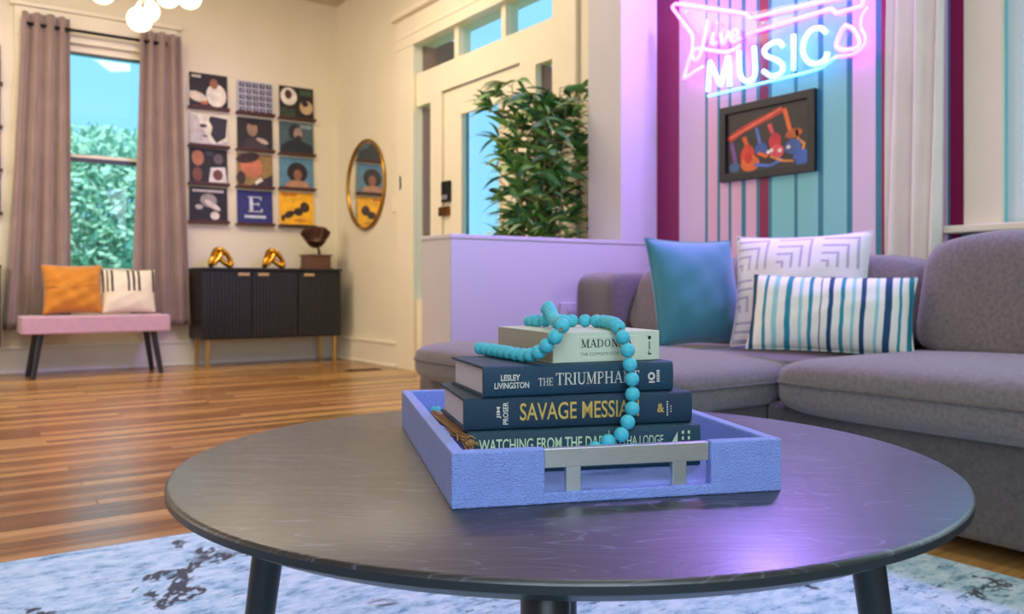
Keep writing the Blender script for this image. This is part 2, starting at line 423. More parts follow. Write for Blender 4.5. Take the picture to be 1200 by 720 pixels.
# door group --------------------------------------------------------------
mb = MB(); x0 = XR-.028
Yd1 = yR(516); Yd0 = Yd1-0.99
Ym1 = yR(503); Ym0 = yR(626)
mb.box(x0, XR, Yo1, Yc1, 0, 2.60, bev=.004).box(x0, XR, Yc0, Yo0, 0, 2.60, bev=.004)           # pilasters
mb.box(x0-.006, XR, Yc0, Yc1, zt1, 2.60, bev=.004)
mb.box(x0, XR, Yc0, Yc1, 2.60, 2.74, bev=.004).box(x0-.04, XR, Yc0-.04, Yc1+.04, 2.74, 2.78, bev=.008)
mb.box(x0-.012, XR, Yc0-.01, Yc1+.01, 2.58, 2.605, bev=.004)
struct('trim_3', mb, M_trim)
mb = MB(); xa, xb = XR+.01, XR+.11
mb.box(xa, xb, Yo0, Yo1, zd, zt0)                                   # between door and transom
mb.box(xa, xb, Ym0-.0, Yd0, 0, zd).box(xa, xb, Yd1, Ym1, 0, zd)     # mullions
for a, b in ((yR(531), yR(536)), (yR(586), yR(591))): mb.box(xa, xb, min(a, b), max(a, b), zt0, zt1)
zs = 2.03
mb.box(xa, xb, Yo0, Ym0, zs, zd).box(xa, xb, Ym1, Yo1, zs, zd)
mb.box(xa, xb, Yo0, Ym0, 0, .55).box(xa, xb, Ym1, Yo1, 0, .55)
struct('trim_4', mb, M_trim)
tr = bpy.data.objects.new('window_2', None); COL.objects.link(tr); tr['kind'] = 'structure'; tr['label'] = 'transom and sidelight panes around the front door'
for a, b, z0, z1 in ((Yo0, yR(591), zt0, zt1), (yR(586), yR(536), zt0, zt1), (yR(531), Yo1, zt0, zt1), (Yo0, Ym0, .55, zs), (Ym1, Yo1, .55, zs)):
    mb = MB().box(XR+.05, XR+.055, a, b, z0, z1); obj('pane', mb, M_glass, tr)
M_brownj = mat('reddish_brown_jamb', rgb(150, 76, 60), .6, var=.2, vscale=10, stretch=(6, 6, 1))
for yj, z0, z1 in ((Yo1, .55, zs), (Ym0, .55, zs), (Yo1, zt0, zt1)):
    mb = MB().box(XR+.06, XR+WT+.02, yj-.014, yj, z0, z1); obj('outer_jamb', mb, M_brownj, tr)
dr = bpy.data.objects.new('door_1', None); COL.objects.link(dr); dr['kind'] = 'structure'; dr['label'] = 'cream front door with tall glass panel'
mb = MB(); xd0, xd1 = XR+.03, XR+.075
gy1 = yR(535.5); gy0 = yR(583); gz1 = onX(535, 131, XR).z; gz0 = .45
mb.box(xd0, xd1, gy1, Yd1-.004, 0.01, zd-.01, bev=.003).box(xd0, xd1, Yd0+.004, gy0, 0.01, zd-.01, bev=.003)
mb.box(xd0, xd1, gy0, gy1, gz1, zd-.01, bev=.003).box(xd0, xd1, gy0, gy1, .01, gz0, bev=.003)
obj('door_leaf', mb, M_trim, dr)
mb = MB()
for a, b in ((gy1-.02, gy1), (gy0, gy0+.02)): mb.box(xd0-.008, xd0+.02, a, b, gz0, gz1, bev=.003)
mb.box(xd0-.008, xd0+.02, gy0, gy1, gz1-.02, gz1, bev=.003)
obj('glazing_bead', mb, M_trim, dr)
mb = MB().box(xd0+.02, xd0+.026, gy0, gy1, gz0, gz1); obj('pane', mb, M_glass, dr)
mb = MB().box(xd0+.028, xd0+.03+.01, gy1-.05, gy1-.028, gz0, gz1); obj('dark_edge_strip', mb, mat('steel_blue_strip', rgb(30, 80, 104), .5), dr)
q0 = onX(516.5, 213, XR); q1 = onX(525, 236, XR)
mb = MB().box(xd0-.03, xd0, q1.y, q0.y, q1.z, q0.z, bev=.006); kp = obj('keypad_lock', mb, M_blackmetal, dr)
mb = MB().box(xd0-.036, xd0-.028, q1.y+.012, q0.y-.012, q1.z+.015, q1.z+.05, bev=.004); obj('keypad_cover', mb, mat('lock_silver', rgb(170, 176, 182), .3, .7), kp)
q0 = onX(513, 243, XR); q1 = onX(524, 252, XR)
mb = MB().box(xd0-.03, xd0, q1.y, q0.y, q1.z, q0.z, bev=.008); obj('deadbolt', mb, mat('aged_brass', rgb(120, 78, 30), .35, .8, var=.1, vscale=30), dr)
mb = MB().tube([(xd0, Yd1-.07, .98), (xd0-.06, Yd1-.07, .98), (xd0-.06, Yd1-.17, .98)], .011, 8); obj('door_handle', mb, M_blackmetal, dr)
mb = MB()
for z in (.3, 1.05, 1.75): mb.box(xd0-.006, xd0+.004, Yd0-.012, Yd0+.012, z-.05, z+.05, bev=.002)
obj('hinges', mb, mat('aged_brass', rgb(120, 78, 30)), dr)

# side window on the striped wall -------------------------------------------
w2 = bpy.data.objects.new('window_3', None); COL.objects.link(w2); w2['kind'] = 'structure'; w2['label'] = 'side window with cream casing beside the white curtain'
cy = onX(1133, 200, XR).y
mb = MB().box(XR-.025, XR, W2y1, cy, W2z0, W2z1+.14, bev=.004).box(XR-.025, XR, W2y0-.16, W2y0, W2z0, W2z1+.14, bev=.004).box(XR-.025, XR, W2y0, W2y1, W2z1, W2z1+.14, bev=.004)
obj('casing', mb, M_trim, w2)
mb = MB().box(XR+.02, XR+.09, W2y1-.05, W2y1, W2z0, W2z1).box(XR+.02, XR+.09, W2y0, W2y0+.05, W2z0, W2z1).box(XR+.02, XR+.09, W2y0+.05, W2y1-.05, W2z1-.06, W2z1).box(XR+.02, XR+.09, W2y0+.05, W2y1-.05, W2z0, W2z0+.06).box(XR+.03, XR+.08, W2y0+.05, W2y1-.05, 1.66, 1.70)
obj('window_frame', mb, mat('white_sash', rgb(226, 236, 238), .35), w2)
for a, b in ((W2z0+.06, 1.66), (1.70, W2z1-.06)):
    mb = MB().box(XR+.055, XR+.06, W2y0+.05, W2y1-.05, a, b); obj('pane', mb, M_glass, w2)
mb = MB().box(XR-.075, XR+.02, W2y0-.2, cy+.05, W2z0-.028, W2z0, bev=.006); obj('window_sill', mb, M_trim, w2)
mb = MB().box(XR-.022, XR, W2y0-.17, cy+.01, W2z0-.14, W2z0-.028, bev=.004); obj('apron', mb, mat('teal_apron', rgb(70, 120, 120), .5), w2)

# ================================================================== OUTSIDE
M_lawn = mat('lawn', rgb(120, 160, 80), 0.9, var=.25, vscale=3)
mb = MB().box(-9, 3.36, YB+.4, 26, -.7, -.6).box(XR+.4, 26, -6, YB+.4, -.7, -.6)
g = struct('ground_outside', mb, M_lawn)
M_porch = mat('porch_ceiling_blue', rgb(150, 214, 236), .6, var=.04, vscale=2)
mb = MB().box(-2.2, 3.2, YB+WT, YB+.8, 2.62, 2.69)
for i in range(4): mb.box(-2.2, 3.2, YB+WT+.08+i*.15, YB+WT+.09+i*.15, 2.608, 2.62)
struct('porch_roof_back', mb, M_porch)
mb = MB().box(XR+WT, XR+.66, 3.2, 7.6, 2.78, 2.86); struct('porch_roof_front', mb, mat('brown_porch_boards', rgb(96, 72, 60), .7, var=.15, vscale=9))
mb = MB().box(XR+.42, XR+.74, 6.42, 7.7, -.6, 2.78)
tag(obj('porch_pillar', mb, mat('reddish_brick', rgb(122, 74, 76), .8, var=.3, vscale=14)), 'reddish brown pillar outside the left sidelight of the front door', 'pillar')
# fence beyond the back window: every picket its own part
fx = thing('picket_fence', 'pale fence seen low through the back window', 'fence', (0, YB+6.0, -.6))
M_fence = mat('pale_fence', rgb(206, 224, 226), .7, var=.08, vscale=4)
pk = None
for i in range(22):
    if pk is None:
        mb = MB().box(0, .155, 0, .02, 0, 1.28, bev=.004, seg=1); pk = obj('picket', mb, M_fence, fx); q = pk
    else:
        q = pk.copy(); COL.objects.link(q)
    q.location = (-1.4+i*.165, 0, 0)
mb = MB().box(-1.4, 2.24, .02, .06, 1.15, 1.24).box(-1.4, 2.24, .02, .06, .25, .34); obj('rail', mb, M_fence, fx)
mb = MB().box(-1.4, 2.24, -.02, .06, 1.28, 1.33); obj('top_rail', mb, M_fence, fx)
def bush(name, label, cat, loc, rad, n, col, seed, hgt=1.0, group=None):
    rnd = random.Random(seed); t = thing(name, label, cat, loc, group=group)
    mb = MB()
    for i in range(n):
        a = rnd.uniform(0, 2*PI); e = math.acos(rnd.uniform(-1, 1)); rr = rad*(.55+.45*rnd.random())
        p = Vector((rr*math.sin(e)*math.cos(a), rr*math.sin(e)*math.sin(a), hgt+rr*math.cos(e)*.85))
        d1 = Vector((rnd.gauss(0, 1), rnd.gauss(0, 1), rnd.gauss(0, 1))).normalized()*rad*.045
        d2 = d1.orthogonal().normalized()*rad*.024
        mb.poly([p-d1, p+d2, p+d1, p-d2])
    f = obj('foliage', mb, mat('leaf_'+name, col, .6, var=.25, vscale=3), t, recalc=False); f['kind'] = 'stuff'
    mb = MB().tube([(0, 0, 0), (.05, 0, hgt*.6), (0, .04, hgt)], [rad*.1, rad*.08, rad*.04], 8); obj('trunk', mb, mat('bark', rgb(90, 74, 60), .9, var=.2, vscale=12), t, smooth=True)
    return t
bush('leafy_tree', 'leafy green tree filling the back window above the fence', 'tree', (2.9, YB+10.5, -.6), 2.0, 12000, rgb(186, 222, 190), 3, 2.6)
bush('round_shrub', 'low shrub behind the fence outside the back window', 'shrub', (.5, YB+7.6, -.6), .9, 4500, rgb(196, 226, 200), 4, 1.3)
bush('yard_tree', 'pale tree seen through the front door glass', 'tree', (XR+7.2, 9.2, -.6), 2.3, 9000, rgb(200, 226, 210), 5, 2.6)

# ================================================================== RUG
def rug_material():
    m = bpy.data.materials.new('distressed_rug'); m.use_nodes = True; nt = m.node_tree; b = nt.nodes['Principled BSDF']
    tc = nt.nodes.new('ShaderNodeTexCoord'); L = nt.links.new
    def noise(sc, det, loc=(0, 0, 0), dist=0, scl=(1, 1, 1)):
        mp = nt.nodes.new('ShaderNodeMapping'); mp.inputs['Location'].default_value = loc; mp.inputs['Scale'].default_value = scl; L(tc.outputs['Object'], mp.inputs[0])
        n = nt.nodes.new('ShaderNodeTexNoise'); n.inputs['Scale'].default_value = sc; n.inputs['Detail'].default_value = det; n.inputs['Distortion'].default_value = dist
        n.inputs['Roughness'].default_value = .72
        L(mp.outputs[0], n.inputs[0]); return n.outputs[0]
    def ramp(src, stops):
        cr = nt.nodes.new('ShaderNodeValToRGB'); e = cr.color_ramp.elements
        e[0].position, e[0].color = stops[0]; e[1].position, e[1].color = stops[1]
        for p, cc in stops[2:]:
            q = e.new(p); q.color = cc
        L(src, cr.inputs[0]); return cr.outputs[0]
    base = ramp(noise(16, 14, scl=(1, 1.7, 1)), [(.33, rgb(48, 122, 152)), (.58, rgb(206, 232, 238)), (.45, rgb(160, 204, 218))])
    W = (1, 1, 1, 1); K = (0, 0, 0, 1)
    # thin cracks: narrow band of a distorted noise, kept in patches
    crack = ramp(noise(1.3, 6, (4.3, 1.2, 0), .5, (1, .8, 1)), [(.486, K), (.526, K), (.496, W), (.516, W)])
    patch = ramp(noise(1.5, 4, (9, 3, 0)), [(.50, K), (.54, W)])
    fleck = ramp(noise(20, 8, (2, 7, 0), .3, (1, 2.4, 1)), [(.57, K), (.62, W)])
    fpatch = ramp(noise(1.6, 3, (0, 5, 2)), [(.40, K), (.56, W)])
    m1 = nt.nodes.new('ShaderNodeMath'); m1.operation = 'MULTIPLY'; L(crack, m1.inputs[0]); L(patch, m1.inputs[1])
    m2 = nt.nodes.new('ShaderNodeMath'); m2.operation = 'MULTIPLY'; L(fleck, m2.inputs[0]); L(fpatch, m2.inputs[1])
    mx1 = nt.nodes.new('ShaderNodeMixRGB'); L(m2.outputs[0], mx1.inputs[0]); L(base, mx1.inputs[1]); mx1.inputs[2].default_value = rgb(40, 98, 122)
    mx2 = nt.nodes.new('ShaderNodeMixRGB'); L(m1.outputs[0], mx2.inputs[0]); L(mx1.outputs[0], mx2.inputs[1]); mx2.inputs[2].default_value = rgb(26, 40, 52)
    L(mx2.outputs[0], b.inputs['Base Color']); b.inputs['Roughness'].default_value = .95; b.inputs['Sheen Weight'].default_value = .2
    bp = nt.nodes.new('ShaderNodeBump'); bp.inputs['Strength'].default_value = .35; bp.inputs['Distance'].default_value = .004
    L(noise(240, 2), bp.inputs['Height']); L(bp.outputs[0], b.inputs['Normal'])
    return m
rx1 = onZ(1110, 660, 0).x; ry1 = onZ(120, 645, 0).y
mb = MB().box(-1.6, rx1, -1.2, ry1, 0, .009, bev=.003)
tag(obj('area_rug', mb, rug_material()), 'distressed pale blue rug with dark cracks under the coffee table', 'rug')

# ================================================================== COFFEE TABLE
tcx, tcy = rd(.0574, 1.0396); TR = .4436; ZT = .45
ct = thing('coffee_table', 'round black wood coffee table with four splayed legs on the rug', 'table', (tcx, tcy, 0), (0, 0, -TH))
def table_material():
    m = bpy.data.materials.new('black_stained_ash'); m.use_nodes = True; nt = m.node_tree; b = nt.nodes['Principled BSDF']; L = nt.links.new
    tc = nt.nodes.new('ShaderNodeTexCoord'); mp = nt.nodes.new('ShaderNodeMapping'); mp.inputs['Rotation'].default_value = (0, 0, .75); mp.inputs['Scale'].default_value = (2.4, 15, 4)
    L(tc.outputs['Object'], mp.inputs[0])
    n = nt.nodes.new('ShaderNodeTexNoise'); n.inputs['Scale'].default_value = 1.0; n.inputs['Detail'].default_value = 2; n.inputs['Distortion'].default_value = .5; L(mp.outputs[0], n.inputs[0])
    mu = nt.nodes.new('ShaderNodeMath'); mu.operation = 'MULTIPLY'; mu.inputs[1].default_value = 22; L(n.outputs[0], mu.inputs[0])
    fr = nt.nodes.new('ShaderNodeMath'); fr.operation = 'FRACT'; L(mu.outputs[0], fr.inputs[0])
    cr = nt.nodes.new('ShaderNodeValToRGB'); e = cr.color_ramp.elements; e[0].position = 0; e[0].color = (1, 1, 1, 1); e[1].position = .16; e[1].color = (0, 0, 0, 1)
    L(fr.outputs[0], cr.inputs[0])
    mp2 = nt.nodes.new('ShaderNodeMapping'); mp2.inputs['Rotation'].default_value = (0, 0, .75); mp2.inputs['Scale'].default_value = (40, 420, 40); L(tc.outputs['Object'], mp2.inputs[0])
    n2 = nt.nodes.new('ShaderNodeTexNoise'); n2.inputs['Scale'].default_value = 1; n2.inputs['Detail'].default_value = 2; L(mp2.outputs[0], n2.inputs[0])
    ad = nt.nodes.new('ShaderNodeMath'); ad.operation = 'MULTIPLY_ADD'; ad.inputs[1].default_value = -.8; L(cr.outputs[0], ad.inputs[0]); L(n2.outputs[0], ad.inputs[2])
    bp = nt.nodes.new('ShaderNodeBump'); bp.inputs['Strength'].default_value = .28; bp.inputs['Distance'].default_value = .0012
    L(ad.outputs[0], bp.inputs['Height']); L(bp.outputs[0], b.inputs['Normal'])
    mxc = nt.nodes.new('ShaderNodeMixRGB'); L(cr.outputs[0], mxc.inputs[0]); mxc.inputs[1].default_value = rgb(18, 17, 16); mxc.inputs[2].default_value = rgb(84, 84, 98)
    L(mxc.outputs[0], b.inputs['Base Color'])
    b.inputs['Roughness'].default_value = .45; b.inputs['Specular IOR Level'].default_value = 1.0
    b.inputs['Coat Weight'].default_value = .25; b.inputs['Coat Roughness'].default_value = .25; b.inputs['Coat IOR'].default_value = 1.5
    return m
M_table = table_material()
M_tblack = mat('black_table_edge', rgb(24, 27, 32), .35, var=.06, vscale=12, spec=.6)
mb = MB().lathe([(0, ZT), (TR-.004, ZT), (TR-.0012, ZT-.0012), (TR, ZT-.004)], 160)
obj('tabletop', mb, M_table, ct, smooth=True)
mb = MB().lathe([(TR, ZT-.004), (TR, ZT-.0105), (TR-.004, ZT-.0125), (TR-.026, ZT-.024), (0, ZT-.024)], 160)
autosmooth(obj('table_edge', mb, M_tblack, ct), 30)
for ox, oy in ((-.03, -.345), (.345, -.03), (.03, .345), (-.345, .03)):
    k = 1.17
    mb = MB().tube([(ox, oy, ZT-.024), (ox*1.01, oy*1.01, ZT-.03), (ox*k, oy*k, .0115)], [.02, .0205, .0155], 20); autosmooth(obj('leg', mb, M_tblack, ct))

# ================================================================== TRAY
ta = math.radians(12.73)
fx_, fy_ = rd(-.0553, .784)
TW, TD, THT = .333, .479, .0525
tray = thing('serving_tray', 'periwinkle leather tray with steel bar handles on coffee table', 'tray', (fx_, fy_, ZT), (0, 0, ta-TH))
M_tray = mat('periwinkle_leather', rgb(146, 168, 242), .42, var=.05, vscale=50, bump=.9, bscale=560, spec=.5)
M_tray_in = mat('periwinkle_leather', rgb(138, 150, 226))
wth = .013; n0, n1 = .0885, .2565; lip = .0105
mb = MB().box(0, wth, 0, TD, 0, THT, bev=.0018); obj('side_wall', mb, M_tray, tray)
mb = MB().box(TW-wth, TW, 0, TD, 0, THT, bev=.0018); obj('side_wall', mb, M_tray, tray)
for y0, y1 in ((0, wth), (TD-wth, TD)):
    mb = MB().box(wth-.002, n0, y0, y1, 0, THT, bev=.0018).box(n1, TW-wth+.002, y0, y1, 0, THT, bev=.0018).box(n0-.003, n1+.003, y0+.0004, y1-.0004, 0, lip, bev=.0018)
    obj('end_wall', mb, M_tray, tray)
mb = MB().box(wth-.001, TW-wth+.001, wth-.001, TD-wth+.001, .001, .0075); obj('tray_floor', mb, M_tray, tray)
M_steel = mat('brushed_steel', rgb(204, 212, 214), .32, .85, var=.08, vscale=20, stretch=(4, 60, 60))
for y in (.004, TD-.013):
    mb = MB().box(n0+.0003, n1-.0003, y, y+.009, THT-.0195, THT-.0012, bev=.0008)
    h = obj('handle', mb, M_steel, tray); h['label'] = 'brushed steel bar handle'
    for xx in (n0+.022, n1-.038):
        mb = MB().box(xx, xx+.0145, y+.001, y+.0085, lip-.001, THT-.0192, bev=.0006); obj('handle_post', mb, M_steel, h)

# ================================================================== BOOKS
M_navy = mat('navy_cloth', rgb(14, 50, 70), .62, var=.12, vscale=40, bump=.35, bscale=700)
M_navy2 = mat('dark_teal_cloth', rgb(12, 58, 80), .58, var=.12, vscale=40, bump=.35, bscale=700)
M_navy3 = mat('deep_teal_cloth', rgb(12, 58, 72), .55, var=.12, vscale=40, bump=.3, bscale=700)
M_cream = mat('sage_cream_paper', rgb(204, 212, 186), .5, var=.04, vscale=30)
M_pages = mat('page_edges', rgb(206, 198, 206), .8, var=.1, vscale=1.0, stretch=(3, 3, 900))
M_pagetan = mat('cream_page_edges', rgb(170, 158, 136), .8, var=.1, vscale=1.0, stretch=(3, 3, 900))
M_foil = mat('gold_foil', rgb(226, 196, 106), .35, .55, var=.1, vscale=80)
M_silver = mat('silver_foil', rgb(226, 222, 206), .4, .35, var=.1, vscale=80)
M_greenfoil = mat('pale_green_foil', rgb(196, 218, 172), .45, .2, var=.1, vscale=80)
M_ink = mat('black_ink', rgb(24, 26, 28), .5)
M_offwhite = mat('offwhite_ink', rgb(236, 230, 214), .5)
def book(label, r, d, ang, z0, z1, L, D, mcov, mpage, ov=.004, bt=.0028, curve=.002, paper=False):
    x, y = rd(r, d); t = thing('book', label, 'book', (x, y, z0), (0, 0, math.radians(ang)-TH), 'books stacked in the tray')
    T = z1-z0
    mb = MB()
    if paper:
        mb.box(0, L, 0, .0012, 0, T, bev=.0005, seg=1).box(0, L, .0006, D, 0, .0009).box(0, L, .0006, D, T-.0009, T)
        obj('cover', mb, mcov, t)
        mb = MB().box(.0003, L-.0003, .0012, D-.0008, .0009, T-.0009); obj('pages', mb, mpage, t)
    else:
        # wrap-round case: rounded spine profile extruded along the spine
        prof = [(.0, 0.0012), (-curve*.5, T*.12), (-curve*.75, T*.3), (-curve*.85, T*.5), (-curve*.75, T*.7), (-curve*.5, T*.88), (0, T-.0012), (.002, T), (D, T), (D, T-bt), (.004, T-bt), (.004, bt), (D, bt), (D, 0), (.002, 0)]
        a = [mb.bm.verts.new((0, p[0], p[1])) for p in prof]; b = [mb.bm.verts.new((L, p[0], p[1])) for p in prof]
        n = len(prof)
        for i in range(n): mb.bm.faces.new((a[i], a[(i+1) % n], b[(i+1) % n], b[i]))
        def cap(v, rev):
            for q in ((0, 1, 11, 14), (14, 11, 12, 13), (1, 2, 11), (2, 3, 4, 10, 11), (4, 5, 10), (5, 6, 7, 10), (7, 8, 9, 10)):
                try: mb.bm.faces.new([v[i] for i in (q[::-1] if rev else q)])
                except ValueError: pass
        cap(a, False); cap(b, True)
        autosmooth(obj('cover', mb, mcov, t), 30)
        mb = MB().box(ov, L-ov, .0042, D-ov, bt, T-bt); obj('pages', mb, mpage, t)
    return t, T
zb = [.4578, .5030, .5370, .5700, .6035]
ZO = .0
b4, T4 = book('dark teal hardback lettered WATCHING FROM THE DARK at the bottom of the stack', -.046, .893, 11.5, zb[0], zb[1]-.0003, .258, .15, M_navy3, M_pages)
b3, T3 = book('navy hardback lettered SAVAGE MESSIAH second from the bottom of the stack', -.0503, .895, 14, zb[1], zb[2]-.0003, .258, .15, M_navy, M_pages)
b2, T2 = book('teal hardback lettered THE TRIUMPHANT below the cream book', -.030, .90, 18, zb[2], zb[3]-.0003, .222, .138, M_navy2, M_pages)
b1, T1 = book('cream book lettered MADONNA on top of the stack under the beads', .0449, .938, 23, zb[3], zb[4], .136, .161, M_cream, M_pagetan, paper=True)
yy = -.0022
lettering('title_lettering', 'WATCHING FROM THE DARK', .0115, T4*.53, .143, .0128, b4, M_greenfoil, y=yy, bold=.012)
lettering('author_lettering', 'GYTHA LODGE', .1565, T4*.56, .058, .0100, b4, M_greenfoil, y=yy, bold=.0)
mb = MB().box(.1525, .1533, yy, yy+.0006, T4*.5, T4*.93); obj('divider_rule', mb, M_greenfoil, b4)
mb = MB()
for i in range(2):
    for j in range(3): mb.box(.236+i*.007, .2385+i*.007, yy+.0003, yy+.0008, T4*(.5+.14*j), T4*(.58+.14*j))
mb.poly([(.222, yy, T4*.5), (.231, yy, T4*.5), (.231, yy, T4*.85)]); obj('publisher_mark', mb, M_greenfoil, b4, recalc=False)
lettering('title_lettering', 'SAVAGE MESSIAH', .060, T3*.27, .1345, .0185, b3, M_foil, y=yy, bold=.010)
lettering('author_lettering', 'JIM', .0345, T3*.36, .0052, .0125, b3, M_silver, y=yy, bold=.02, vertical=True)
lettering('author_lettering', 'PROSER', .0415, T3*.17, .0058, .0235, b3, M_silver, y=yy, bold=.02, vertical=True)
lettering('publisher_mark', '&', .216, T3*.36, .0085, .0100, b3, M_foil, y=yy, bold=.03)
mb = MB()
for j in range(6): mb.box(.2275, .2290, yy, yy+.0005, T3*(.25+.085*j), T3*(.30+.085*j))
for j in range(3): mb.box(.2320, .2330, yy, yy+.0005, T3*(.36+.085*j), T3*(.41+.085*j))
obj('publisher_lettering', mb, M_silver, b3)
lettering('author_lettering', 'LESLEY', .0185, T2*.53, .0215, .0066, b2, M_silver, y=yy, bold=.03)
lettering('author_lettering', 'LIVINGSTON', .0115, T2*.28, .0385, .0066, b2, M_silver, y=yy, bold=.02)
lettering('title_lettering', 'THE', .0605, T2*.33, .0165, .0085, b2, M_silver, y=yy, serif=True)
lettering('title_lettering', 'TRIUMPHANT', .0805, T2*.32, .099, .0140, b2, M_silver, y=yy, serif=True)
mb = MB()
for k in range(20):
    a0, a1 = 2*PI*k/20, 2*PI*(k+1)/20; cx, cz = .1945, T2*.52
    mb.poly([(cx+.0045*math.cos(a0), yy, cz+.0045*math.sin(a0)), (cx+.0045*math.cos(a1), yy, cz+.0045*math.sin(a1)), (cx+.0022*math.cos(a1), yy, cz+.0022*math.sin(a1)), (cx+.0022*math.cos(a0), yy, cz+.0022*math.sin(a0))])
mb.box(.1915, .1985, yy, yy+.0004, cz-.0075, cz-.0055)
for j in range(5): mb.box(.2010, .2045, yy, yy+.0004, cz-.0065+j*.0028, cz-.0046+j*.0028)
obj('publisher_mark', mb, M_silver, b2, recalc=False)
lettering('title_lettering', 'MADONNA', .034, T1*.47, .066, .0098, b1, M_ink, serif=True)
lettering('subtitle_lettering', 'THE COMPLETE STORY', .034, T1*.22, .052, .0032, b1, mat('grey_ink', rgb(120, 122, 108), .5), bold=.0)
mb = MB()
for a, b, q0, q1 in ((.030, .0304, .1, .85), (.1056, .106, .1, .85)): mb.box(a, b, -.0004, .0004, T1*q0, T1*q1)
mb.box(.0304, .1056, -.0004, .0004, T1*.1, T1*.112).box(.0304, .1056, -.0004, .0004, T1*.838, T1*.85)
obj('title_frame', mb, M_offwhite, b1)
mb = MB()
for k in range(14):
    a0, a1 = 2*PI*k/14, 2*PI*(k+1)/14
    mb.poly([(.1225, -.0005, T1*.76), (.1225+.0022*math.cos(a0), -.0005, T1*.76+.0022*math.sin(a0)), (.1225+.0022*math.cos(a1), -.0005, T1*.76+.0022*math.sin(a1))])
for j in range(5): mb.box(.1218, .1232, -.0005, 0, T1*(.36+.055*j), T1*(.40+.055*j))
mb.box(.121, .1218, -.0005, 0, T1*.18, T1*.3).box(.1222, .1246, -.0005, 0, T1*.18, T1*.23)
obj('publisher_mark', mb, M_ink, b1, recalc=False)

# ================================================================== BEAD GARLAND
RB = .0081
gar = thing('bead_garland', 'turquoise wooden bead garland draped over the stack of books', 'garland', Pd(565, 409, 1.05))
M_bead = mat('turquoise_bead', rgb(74, 186, 200), .5, var=.10, vscale=90, stretch=(1, 1, 4), spec=.4)
bead_me = bpy.data.meshes.new('bead'); mb = MB()
mb.lathe([(.0018, RB*.97)]+[(RB*math.cos(a), RB*math.sin(a)) for a in [math.radians(t) for t in (72, 58, 42, 26, 10, -10, -26, -42, -58, -72)]]+[(.0018, -RB*.97)], 18)
bmesh.ops.recalc_face_normals(mb.bm, faces=mb.bm.faces[:]); mb.bm.to_mesh(bead_me); mb.bm.free(); bead_me.materials.append(M_bead)
for p in bead_me.polygons: p.use_smooth = True
zt2 = zb[3]+RB; zt1_ = zb[4]+RB
def onz(px, z, d):   # point at pixel column, given height and depth
    q = Pd(px, HY, d); return Vector((q.x, q.y, z))
chainA = [onz(563, zt2, 1.055), onz(575, zt2, 1.03), onz(596, zt2, .985), onz(617, zt2, .947), Pd(632, 412.5, .925), Pd(644, 402, .912), Pd(655, 389.5, .905), Pd(660.5, 377.5, .925),
          onz(655, zt1_+.002, .955), onz(650, zt1_+.004, .99), onz(645.5, zt1_+.011, 1.03), onz(642.5, zt1_+.0165, 1.062), onz(639, zt1_+.008, 1.088)]
chainB = [onz(621, zt1_-.003, 1.112), onz(634, zt1_, 1.072), onz(655, zt1_, 1.066), onz(690, zt1_, 1.062), onz(706, zt1_, 1.04), onz(716, zt1_, 1.0), Pd(724.5, 383.5, .957), Pd(731.5, 400, .944), Pd(736.5, 415.5, .938), Pd(738.5, 432, .934), Pd(741, 449.5, .930),
          Pd(741, 467, .926), Pd(740, 484.5, .918), Pd(733.5, 498.5, .912), Pd(726, 512, .905), Pd(710, 519, .902), Pd(696, 527, .899)]
def catmull(pts, n=60):
    out = []
    for i in range(len(pts)-1):
        p0 = pts[max(i-1, 0)]; p1 = pts[i]; p2 = pts[i+1]; p3 = pts[min(i+2, len(pts)-1)]
        for k in range(n):
            t = k/n
            out.append(.5*((2*p1)+(p2-p0)*t+(2*p0-5*p1+4*p2-p3)*t*t+(-p0+3*p1-3*p2+p3)*t**3))
    out.append(pts[-1]); return out
gl = gar.location.copy()
def string_beads(pts, sp=RB*1.97):
    cv = catmull(pts); acc = 0; nxt = 0
    mbc = MB().tube([p-gl for p in cv[::15]], .0016, 6); obj('cord', mbc, mat('jute', rgb(176, 128, 78), .9, var=.25, vscale=300), gar)
    last = None
    for i, p in enumerate(cv):
        if last is None or (p-last).length >= sp:
            t = (cv[min(i+1, len(cv)-1)]-cv[max(i-1, 0)]).normalized()
            o = bpy.data.objects.new('bead', bead_me); COL.objects.link(o); o.parent = gar
            o.location = p-gl; o.rotation_euler = t.to_track_quat('Z', 'Y').to_euler()
            last = p
string_beads(chainA); string_beads(chainB)
# jute tassel lying between the books and the tray wall
rt = random.Random(5); mb = MB()
A = Pd(508, 486, 1.12); B = Pd(552, 521, .875)
tass = [A+Vector((0, 0, .002)), A.lerp(B, .3)+Vector((0, 0, .006)), A.lerp(B, .65)+Vector((0, 0, .0)), B]
for i in range(34):
    off = [Vector((rt.gauss(0, .0028), rt.gauss(0, .0028), rt.gauss(0, .0035))) for _ in range(4)]
    k = .6 if i % 3 else 1.1
    mb.tube([(p+o*k*(.5+j*.35))-gl for j, (p, o) in enumerate(zip(tass, off))], [.0016, .0019, .0015, .0007], 5)
ts = obj('tassel', mb, mat('jute', rgb(176, 128, 78)), gar, smooth=True); ts['label'] = 'frayed jute tassel'
o = bpy.data.objects.new('bead', bead_me); COL.objects.link(o); o.parent = gar; o.location = Pd(511, 483, 1.125)-gl

